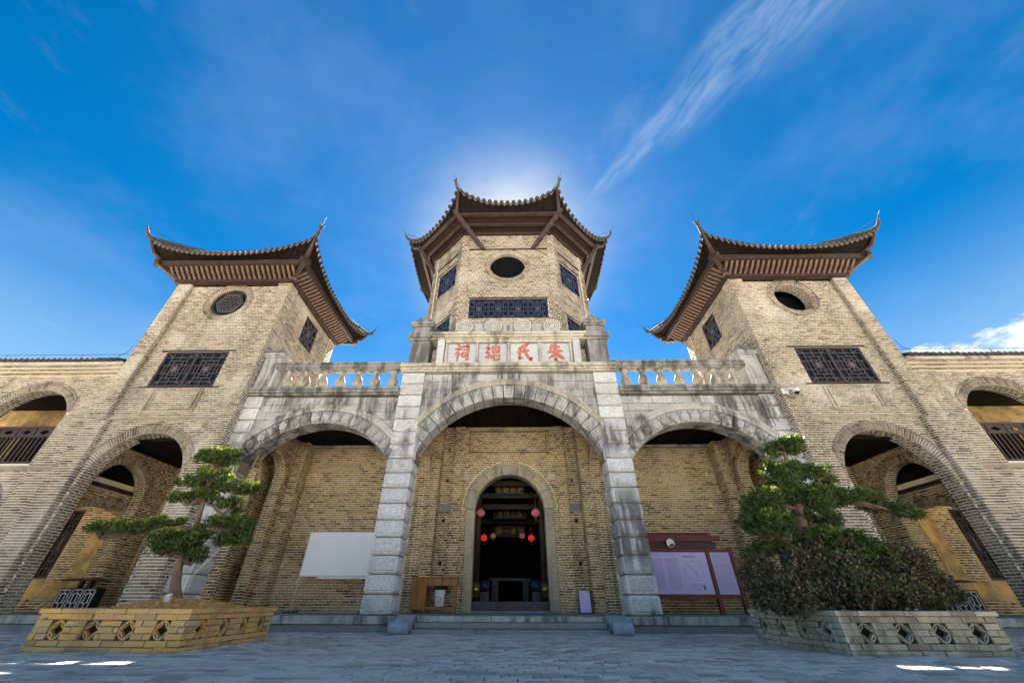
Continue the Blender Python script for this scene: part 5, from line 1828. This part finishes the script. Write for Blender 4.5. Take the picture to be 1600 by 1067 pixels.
lt = thing('podocarpus_tree', 'cloud-pruned green tree with flat foliage pads in the ochre left planter', 'tree', (-5.76, -3.8, .6))
def T(u, v, Y=-3.8):
    return tuple(at(u, v, Y))
tk = [T(274, 938), T(274, 915), T(279, 885), T(287, 862), T(297, 838), T(307, 818), T(313, 800), T(320, 778), T(327, 755), T(336, 732), T(341, 718)]
trunk = MB().tube(tk, [.10, .078, .064, .058, .053, .048, .042, .036, .03, .022, .014], 10).build('trunk', 'bark', lt, True)
S = 1/80.
PADS = [  # u, v, depth shift, half width, half height (photo pixels)
    [(343, 716, 0, 33, 17), (356, 708, .1, 20, 12)],
    [(328, 748, -.05, 33, 18), (296, 753, 0, 21, 10)],
    [(373, 760, .05, 38, 13)],
    [(298, 777, -.1, 32, 13), (325, 771, 0, 20, 11)],
    [(354, 789, .05, 27, 14)],
    [(165, 828, 0, 27, 13), (199, 823, -.05, 24, 13), (235, 822, .05, 28, 14), (268, 817, .05, 20, 8)],
    [(276, 845, -.15, 38, 21), (262, 856, -.1, 22, 14)],
    [(304, 868, .05, 22, 13)],
    [(350, 818, .1, 34, 17), (368, 836, .1, 30, 17), (382, 822, .15, 16, 12)],
]
limbs = [[(341, 718)], [(327, 755), (318, 748)], [(324, 765), (345, 763), (368, 762)], [(318, 785), (305, 780)], [(318, 785), (338, 790), (352, 791)],
         [(303, 825), (285, 822), (255, 826), (205, 826), (165, 830)], [(293, 850), (282, 848)], [(283, 872), (295, 872)], [(303, 828), (318, 822), (338, 822), (362, 832)]]
for i, (pp, lm) in enumerate(zip(PADS, limbs)):
    pads = []
    for u, v, dy, a, b_ in pp:
        c_ = at(u, v, -3.8+dy)
        a, b_ = a+2, b_-1
        pads.append((tuple(c_), (a*S, a*S*.8, b_*S)))
    cl_ = clumps(pads, 16, 100+i, .20, .36, .80)
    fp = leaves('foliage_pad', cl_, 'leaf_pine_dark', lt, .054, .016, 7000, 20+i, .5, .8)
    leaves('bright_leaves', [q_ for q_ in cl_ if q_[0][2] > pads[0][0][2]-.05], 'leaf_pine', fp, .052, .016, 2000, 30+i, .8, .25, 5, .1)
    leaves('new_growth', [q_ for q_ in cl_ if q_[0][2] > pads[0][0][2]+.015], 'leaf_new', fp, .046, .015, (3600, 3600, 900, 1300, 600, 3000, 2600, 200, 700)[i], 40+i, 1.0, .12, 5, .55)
    twigs(pads, Vector(pads[0][0])+Vector((0, 0, -pads[0][1][2]*1.0)), 'bark', fp, i, 10)
    if len(lm) > 1:
        MB().tube([T(*q_) for q_ in lm], [.035*(1-.7*k/(len(lm)-1)) for k in range(len(lm))], 7).build('limb', 'bark', lt, True)
MB().tube([T(296, 903, -3.9), T(350, 852, -3.6)], .006, 5).build('guy_wire', 'plastic_white', lt)

rt = thing('podocarpus_tree', 'taller dark green tree with a long right-reaching branch in the grey right planter', 'tree', (5.55, -3.6, .45))
Y0 = -3.5
TR = lambda u, v, Y=Y0: tuple(at(u, v, Y))
tk = [TR(1262, 945), TR(1260, 905), TR(1257, 870), TR(1254, 838), TR(1250, 805), TR(1246, 775), TR(1238, 745), TR(1228, 715), TR(1224, 695)]
MB().tube(tk, [.15, .13, .12, .11, .10, .085, .065, .04, .02], 10).build('trunk', 'bark', rt, True)
PADR = [
    [(1222, 694, 0, 33, 20), (1200, 704, 0, 15, 12), (1240, 700, 0, 18, 13)],
    [(1228, 735, -.1, 32, 18), (1212, 748, -.1, 22, 14)],
    [(1268, 738, .05, 32, 15), (1292, 748, .1, 18, 10)],
    [(1196, 782, -.1, 36, 20), (1172, 802, -.1, 22, 16), (1160, 818, -.1, 12, 8)],
    [(1205, 820, -.2, 36, 18), (1195, 832, -.2, 16, 10)],
    [(1268, 780, -.1, 36, 24), (1250, 765, -.1, 26, 18), (1300, 775, 0, 28, 17)],
    [(1338, 778, .05, 34, 14), (1362, 786, .1, 24, 13), (1392, 793, .1, 26, 10), (1420, 803, .1, 20, 7)],
    [(1285, 812, 0, 34, 18), (1240, 815, .15, 22, 20)],
    [(1300, 845, -.2, 42, 24), (1340, 860, -.2, 36, 18), (1270, 850, -.15, 26, 24)],
    [(1200, 855, .0, 32, 12), (1178, 868, .0, 18, 10)],
]
limbr = [[(1224, 700)], [(1235, 742), (1228, 740)], [(1240, 750), (1262, 742)], [(1248, 795), (1215, 788), (1185, 798)], [(1252, 825), (1220, 822)], [(1248, 785), (1268, 784)],
         [(1248, 790), (1295, 782), (1345, 784), (1392, 796), (1420, 805)], [(1255, 830), (1280, 816)], [(1258, 880), (1290, 855), (1330, 862)], [(1258, 880), (1215, 862)]]
SR = 1/78.
for i, (pp, lm) in enumerate(zip(PADR, limbr)):
    pads = []
    for u, v, dy, a, b_ in pp:
        c_ = at(u, v, Y0+dy)
        a, b_ = a+2, b_-1
        pads.append((tuple(c_), (a*SR, a*SR*.8, b_*SR)))
    cl_ = clumps(pads, 15, 200+i, .20, .36, .80)
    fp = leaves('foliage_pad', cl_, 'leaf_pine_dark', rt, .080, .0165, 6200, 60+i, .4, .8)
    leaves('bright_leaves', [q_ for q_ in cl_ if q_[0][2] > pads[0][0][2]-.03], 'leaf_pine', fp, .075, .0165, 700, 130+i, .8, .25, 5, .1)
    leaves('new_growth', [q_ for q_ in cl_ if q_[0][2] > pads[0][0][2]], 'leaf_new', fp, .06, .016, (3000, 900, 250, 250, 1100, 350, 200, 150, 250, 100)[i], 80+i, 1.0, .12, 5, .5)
    twigs(pads, Vector(pads[0][0])+Vector((0, 0, -pads[0][1][2]*.7)), 'bark', fp, 30+i, 9)
    if len(lm) > 1:
        MB().tube([TR(*q_) for q_ in lm], [.045*(1-.7*k/(len(lm)-1)) for k in range(len(lm))], 7).build('limb', 'bark', rt, True)
sh = thing('loropetalum_shrub', 'dense purple-brown shrub spreading under the tree in the right planter', 'shrub', (5.9, -3.8, .45))
PSH = [(1225, 905, -.5, 55, 42), (1190, 918, -.2, 26, 30), (1290, 895, -.6, 60, 50), (1350, 895, -.4, 60, 48), (1400, 900, -.2, 50, 42), (1340, 925, -.9, 70, 28), (1240, 932, -.9, 55, 22), (1440, 918, -.1, 40, 30), (1475, 932, -.1, 30, 17), (1410, 935, -.7, 55, 18), (1375, 868, .1, 36, 22)]
pads = []
for u, v, dy, a, b_ in PSH:
    c_ = at(u, v, -3.5+dy)
    k_ = (11.5-3.5+dy)/8.0*SR
    pads.append((tuple(c_), (a*k_, a*k_*.7, b_*k_)))
cl_ = clumps(pads, 9, 300, .28, .46, .72)
leaves('crown', cl_, 'leaf_shrub', sh, .050, .027, 3600, 99, .2, .6, 4)
leaves('young_shoots', cl_[::2], 'leaf_shrub', sh, .075, .022, 420, 77, .9, .12, 5)
leaves('green_leaves', [q_ for q_ in cl_ if q_[0][0] > 5.3][::3], 'leaf_pine_dark', sh, .055, .024, 1100, 78, .5, .3, 4)
mb = MB()
for k in range(16):
    b0 = Vector((5.75+random.uniform(-.3, .5), -3.8+random.uniform(-.3, .3), .42))
    c_ = Vector(pads[k % len(pads)][0])
    mb.tube([b0, b0.lerp(c_, .5)+Vector((0, 0, .08)), c_], [.022, .014, .006], 6)
mb.build('stems', 'bark', sh)

# ================================================================== things in the porch
wb = thing('white_board', 'blank white board on thin poles standing in the left portico bay', 'board', (-5.7, 2.6, ZP))
BF = Fr((0, 2.55, 0), (1, 0, 0), (0, 0, 1), (0, -1, 0))
MB().fbox(BF, -6.78, -4.45, 1.30, 2.53, -.02, .0, .004).build('panel', 'board_white', wb)
MB().fbox(BF, -6.80, -4.43, 2.532, 2.56, -.025, .012).fbox(BF, -6.80, -4.43, 1.27, 1.298, -.025, .012).fbox(BF, -6.805, -6.782, 1.27, 2.56, -.025, .01).build('frame', 'board_frame', wb)
MB().fbox(BF, -6.2, -4.5, 1.20, 1.262, -.03, .04).build('tray', 'porcelain', wb)
for x in (-6.79, -4.45):
    po = MB().tube([(x, 2.585, ZP+.02), (x, 2.585, 2.6)], .016, 7).build('pole', 'board_frame', wb)
    MB().box(x-.2, x+.2, 2.42, 2.72, ZP+.001, ZP+.03, .004).build('foot', 'iron', po)

ib = thing('information_board', 'dark red information stand with two lilac printed panels in the right portico bay', 'sign', (5.5, 2.0, ZP))
IF = Fr((0, 2.0, 0), (1, 0, 0), (0, 0, 1), (0, -1, 0))
for x in (3.98, 6.19, 6.92):
    MB().box(x-.055, x+.055, 1.96, 2.07, ZP, 2.02 if x > 5 else 2.3).build('post', 'sign_red', ib)
for x0, x1 in ((4.04, 6.13), (6.25, 6.86)):
    pn = MB().fbox(IF, x0, x1, .81, 1.905, -.03, .0, .003).build('panel', 'paper_lilac', ib)
    MB().fbox(IF, x0-.002, x1+.002, 1.907, 2.0, -.05, .02).build('top_rail', 'sign_red', ib)
    MB().fbox(IF, x0-.002, x1+.002, .70, .808, -.05, .02).build('bottom_rail', 'sign_red', ib)
    tx = MB()
    r_ = random.Random(int(x0*10))
    def lines(a, b_, z0, z1, dz, h_=.007):
        z = z1
        while z > z0:
            x = a
            while x < b_-.02:
                l_ = r_.uniform(.02, .09)
                tx.fbox(IF, x, min(x+l_, b_), z, z+h_, .0005, .0015)
                x += l_+.012
            z -= dz
    if x0 < 5:
        lines(4.35, 4.70, 1.80, 1.83, .03, .012)
        lines(4.80, 5.12, 1.80, 1.83, .03, .010)
        lines(4.35, 4.73, .92, 1.72, .026)
        lines(4.82, 5.20, .92, 1.72, .026)
        lines(5.40, 5.78, 1.76, 1.77, .03, .028)
        lines(5.45, 5.78, .90, 1.06, .03)
        tx.fbox(IF, 5.82, 5.88, .92, 1.06, .0005, .0015)
        # river line of the sketch map
        mp = [(5.42, 1.66), (5.47, 1.60), (5.50, 1.55), (5.58, 1.47), (5.64, 1.42), (5.68, 1.38), (5.70, 1.33), (5.72, 1.27), (5.73, 1.22)]
        for p_, q_ in zip(mp, mp[1:]):
            tx.bar(IF.p(*p_, .002), IF.p(*q_, .002), .012, .002, IF.N)
        for p_, q_ in (((5.64, 1.42), (5.69, 1.44)), ((5.68, 1.38), (5.74, 1.36)), ((5.62, 1.31), (5.76, 1.30)), ((5.70, 1.33), (5.74, 1.31)), ((5.73, 1.24), (5.82, 1.26)), ((5.50, 1.22), (5.54, 1.25)), ((5.36, 1.5), (5.36, 1.3)), ((5.36, 1.3), (5.48, 1.2)), ((5.6, 1.66), (5.9, 1.66)), ((5.9, 1.66), (5.92, 1.2))):
            tx.bar(IF.p(*p_, .0025), IF.p(*q_, .0025), .006, .002, IF.N)
        z = .95
        while z < 1.8:
            tx.fbox(IF, 4.06, 4.10, z, z+.012, .0005, .0015)
            z += .036
    else:
        lines(6.30, 6.80, .84, 1.85, .030)
    tx.build('printed_text', 'ink', pn)
MB().fbox(IF, 3.9, 6.42, 2.20, 2.40, -.10, .10).fbox(IF, 3.9, 6.36, 2.402, 2.44, -.16, .16).fbox(IF, 6.425, 6.70, 2.24, 2.36, -.08, .05).build('header', 'sign_red', ib)
hd = MB().fbox(IF, 3.9, 6.52, 2.003, 2.198, -.08, .03).build('header_band', 'sign_dark', ib)
c_ = at(1047.5, 848, 1.885)
em = MB().prism([(c_.x+.125*math.cos(y), c_.z+.125*math.sin(y)) for y in np.linspace(0, 2*PI, 28, endpoint=False)], IF, .101, .118).build('emblem', 'plastic_white', ib)
MB().prism([(c_.x-.06, c_.z-.11), (c_.x+.06, c_.z-.11), (c_.x+.105, c_.z-.05), (c_.x+.08, c_.z-.02), (c_.x+.03, c_.z-.005), (c_.x-.02, c_.z-.045), (c_.x-.05, c_.z-.04)], IF, .1185, .121).build('emblem_mark', 'sign_red', em)

dk = thing('wooden_desk', 'old brown wooden desk with side cabinet against the wall left of the doorway', 'desk', (-2.35, 2.4, ZP))
DF = Fr((0, 2.2, 0), (1, 0, 0), (0, 0, 1), (0, -1, 0))
z1 = 1.25
MB().box(-3.06, -1.62, 2.19, 2.66, z1-.035, z1, .006).build('desk_top', 'desk_wood', dk)
cb_ = MB().box(-3.04, -2.58, 2.21, 2.64, ZP+.10, z1-.037).build('cabinet', 'desk_wood', dk)
MB().fbox(Fr((0, 2.21, 0), (1, 0, 0), (0, 0, 1), (0, -1, 0)), -3.02, -2.60, ZP+.13, z1-.06, -.002, .014, .005).build('cabinet_door', 'desk_wood', cb_)
for x in (-2.575, -2.10):
    MB().fbox(DF, x+.01, x+.465, z1-.235, z1-.045, -.40, -.012, .005).build('drawer', 'desk_wood', dk)
for x in (-3.02, -2.63, -1.72):
    for y in (2.22, 2.58):
        MB().box(x, x+.055, y, y+.055, ZP, ZP+.099 if x < -2.2 else z1-.04).build('desk_leg', 'desk_wood', dk)
MB().box(-2.57, -1.73, 2.24, 2.28, ZP+.10, ZP+.16).box(-2.57, -1.73, 2.56, 2.60, ZP+.10, ZP+.16).build('stretcher', 'desk_wood', dk)
bk = thing('white_bucket', 'white patterned bucket holding a dark bundle under the wooden desk', 'bucket', (-2.18, 2.4, ZP))
MB().lathe([(.135, 0), (.15, .02), (.165, .30), (.175, .42), (.16, .43)], (-2.18, 2.42, ZP+.165), 20).build('bucket_body', 'porcelain', bk, True)
MB().lathe([(.16, .42), (.24, .45), (.20, .50), (.11, .56), (.03, .58)], (-2.16, 2.42, ZP+.165), 11).build('bundle', 'case_paint', bk)
bkt = MB()
for k, (x, z, m_) in enumerate(((-.05, .24, 0), (.05, .20, 0), (.0, .12, 0))):
    bkt.lathe([(.005, -.02), (.022, 0), (.005, .02)], (-2.18+x, 2.27, ZP+.165+z), 8)
bkt.build('painted_flower', 'lantern_frame', bk)
MB().box(-2.40, -1.96, 2.3, 2.56, ZP+.155, ZP+.164).build('bucket_shelf', 'desk_wood', bk)

sg = thing('leaning_sign', 'small blank lilac-white board leaning on the wall right of the doorway', 'sign', (2.32, 2.6, ZP))
LF = Fr((0, 2.48, ZP), (1, 0, 0), (0, .12, 1), (0, -1, .12))
MB().fbox(LF, 2.13, 2.47, .03, .585, -.02, .0, .003).build('panel', 'paper_lilac', sg)
MB().fbox(LF, 2.10, 2.128, .0, .60, -.03, .008).fbox(LF, 2.472, 2.50, .0, .60, -.03, .008).fbox(LF, 2.128, 2.472, .587, .60, -.03, .008).fbox(LF, 2.128, 2.472, .0, .028, -.03, .008).build('frame', 'sign_dark', sg)

for s in (-1, 1):
    cs_ = thing('notice_cabinet', 'black cabinet with white lattice panels and a dark canopy under the '+('left' if s < 0 else 'right')+' tower arch', 'cabinet', (s*13.2, 2.1, ZP), 'lattice cabinets under the towers')
    xa, xb = sorted((s*12.60, s*13.80))
    CF = Fr((0, 1.98, 0), (1, 0, 0), (0, 0, 1), (0, -1, 0))
    MB().box(xa, xb, 1.98, 2.24, ZP+.05, .93).build('case', 'case_paint', cs_)
    for k in range(3):
        a = xa+.04+k*(xb-xa-.04)/3; b_ = a+(xb-xa-.04)/3-.05
        mb = MB()
        z0, z1_ = ZP+.09, .90
        t0 = .014
        for (p0, p1, q0, q1) in ((a, b_, z0, z0+t0*2), (a, b_, z1_-t0*2, z1_), (a, a+t0*2, z0, z1_), (b_-t0*2, b_, z0, z1_), (a+.09, b_-.09, z0+.12, z0+.12+t0*2), (a+.09, b_-.09, z1_-.12, z1_-.12+t0*2), (a+.09, a+.09+t0*2, z0+.12, z1_-.12), (b_-.09-t0*2, b_-.09, z0+.12, z1_-.12), (a, a+.09, (z0+z1_)/2-.1, (z0+z1_)/2-.1+t0*2), (b_-.09, b_, (z0+z1_)/2-.1, (z0+z1_)/2-.1+t0*2), (a, a+.09, (z0+z1_)/2+.1, (z0+z1_)/2+.1+t0*2), (b_-.09, b_, (z0+z1_)/2+.1, (z0+z1_)/2+.1+t0*2), ((a+b_)/2-t0, (a+b_)/2+t0, z0, z0+.12), ((a+b_)/2-t0, (a+b_)/2+t0, z1_-.12, z1_)):
            mb.fbox(CF, p0, p1, q0, q1, .001, .016)
        mb.build('lattice_panel', 'plastic_white', cs_)
    for x in (xa+.45, xb-.45):
        MB().box(x-.05, x+.05, 2.06, 2.16, .931, 1.12).build('post', 'case_paint', cs_)
    MB().loft([[(xa-.05, 1.78, 1.121), (xb+.05, 1.78, 1.121), (xb+.05, 2.27, 1.121), (xa-.05, 2.27, 1.121)], [(xa+.25, 1.9, 1.18), (xb-.25, 1.9, 1.18), (xb-.25, 2.2, 1.18), (xa+.25, 2.2, 1.18)]]).build('canopy', 'case_paint', cs_)

cc = thing('security_camera', 'white dome security camera with cable on the right tower beside the portico', 'camera', (9.4, -.42, 6.2))
c_ = at(1245, 612, -.55)
MB().tube([(9.12, -.33, c_.z+.16), (9.12, -.48, c_.z+.14), (c_.x-.02, -.55, c_.z+.14)], .028, 8).build('arm', 'plastic_white', cc, True)
MB().fbox(Fr((9.12, -.305, c_.z+.12), (1, 0, 0), (0, 0, 1), (0, -1, 0)), -.10, .10, -.08, .12, 0, .05, .01).build('bracket', 'plastic_white', cc)
MB().lathe([(.05, .02), (.085, .0), (.095, .06), (.08, .13), (.03, .16)], (c_.x, c_.y, c_.z), 18).build('housing', 'plastic_white', cc, True)
MB().lathe([(.02, -.09), (.06, -.06), (.08, -.02), (.082, .005)], (c_.x, c_.y, c_.z), 18).build('lens_dome', 'dark_glass', cc, True)
MB().tube([(9.10, -.33, c_.z+.05), (9.18, -.34, c_.z-.10), (9.30, -.34, c_.z-.13), (9.36, -.34, c_.z-.06)], .012, 6).build('cable', 'iron', cc)

# moss and grass tufts rooted along the foot of the planters
mb = MB()
r_ = random.Random(11)
for k in range(900):
    s = r_.choice((-1, 1))
    if r_.random() < .55:
        x, y = s*r_.uniform(4.5, 6.75), -5.0-abs(r_.gauss(.012, .018))
    else:
        x, y = s*(4.55-abs(r_.gauss(.012, .018))), r_.uniform(-5.0, -2.7)
    if math.sin(x*5.1)+math.sin(y*4.3+x*2.2) < .1:
        continue
    h_ = r_.uniform(.012, .045)
    a = r_.uniform(0, 6.28)
    dv = Vector((math.cos(a)*.6, math.sin(a)*.6, 1)).normalized()*h_
    sv = Vector((-math.sin(a), math.cos(a), 0))*.006
    p0 = Vector((x, y, .012))
    mb.add([p0-sv, p0+sv, p0+dv], [(0, 1, 2)])
o = stuff(mb.build('moss', 'moss_leaf'))
o['label'] = 'moss and grass tufts along the foot of the planters'
o['category'] = 'moss'
# fallen leaves on the paving
mb = MB()
for k in range(160):
    x, y = r_.uniform(-8, 8), r_.uniform(-7.5, -1.3)
    a = r_.uniform(0, 6.28)
    l_ = r_.uniform(.015, .035)
    u_, v_ = Vector((math.cos(a), math.sin(a), .1))*l_, Vector((-math.sin(a), math.cos(a), .15))*l_*.45
    p0 = Vector((x, y, .022))
    mb.add([p0-u_, p0+v_, p0+u_, p0-v_], [(0, 1, 2, 3)])
o = stuff(mb.build('fallen_leaves', 'soil'))
o['label'] = 'scattered dry leaves on the paving'
o['category'] = 'leaves'
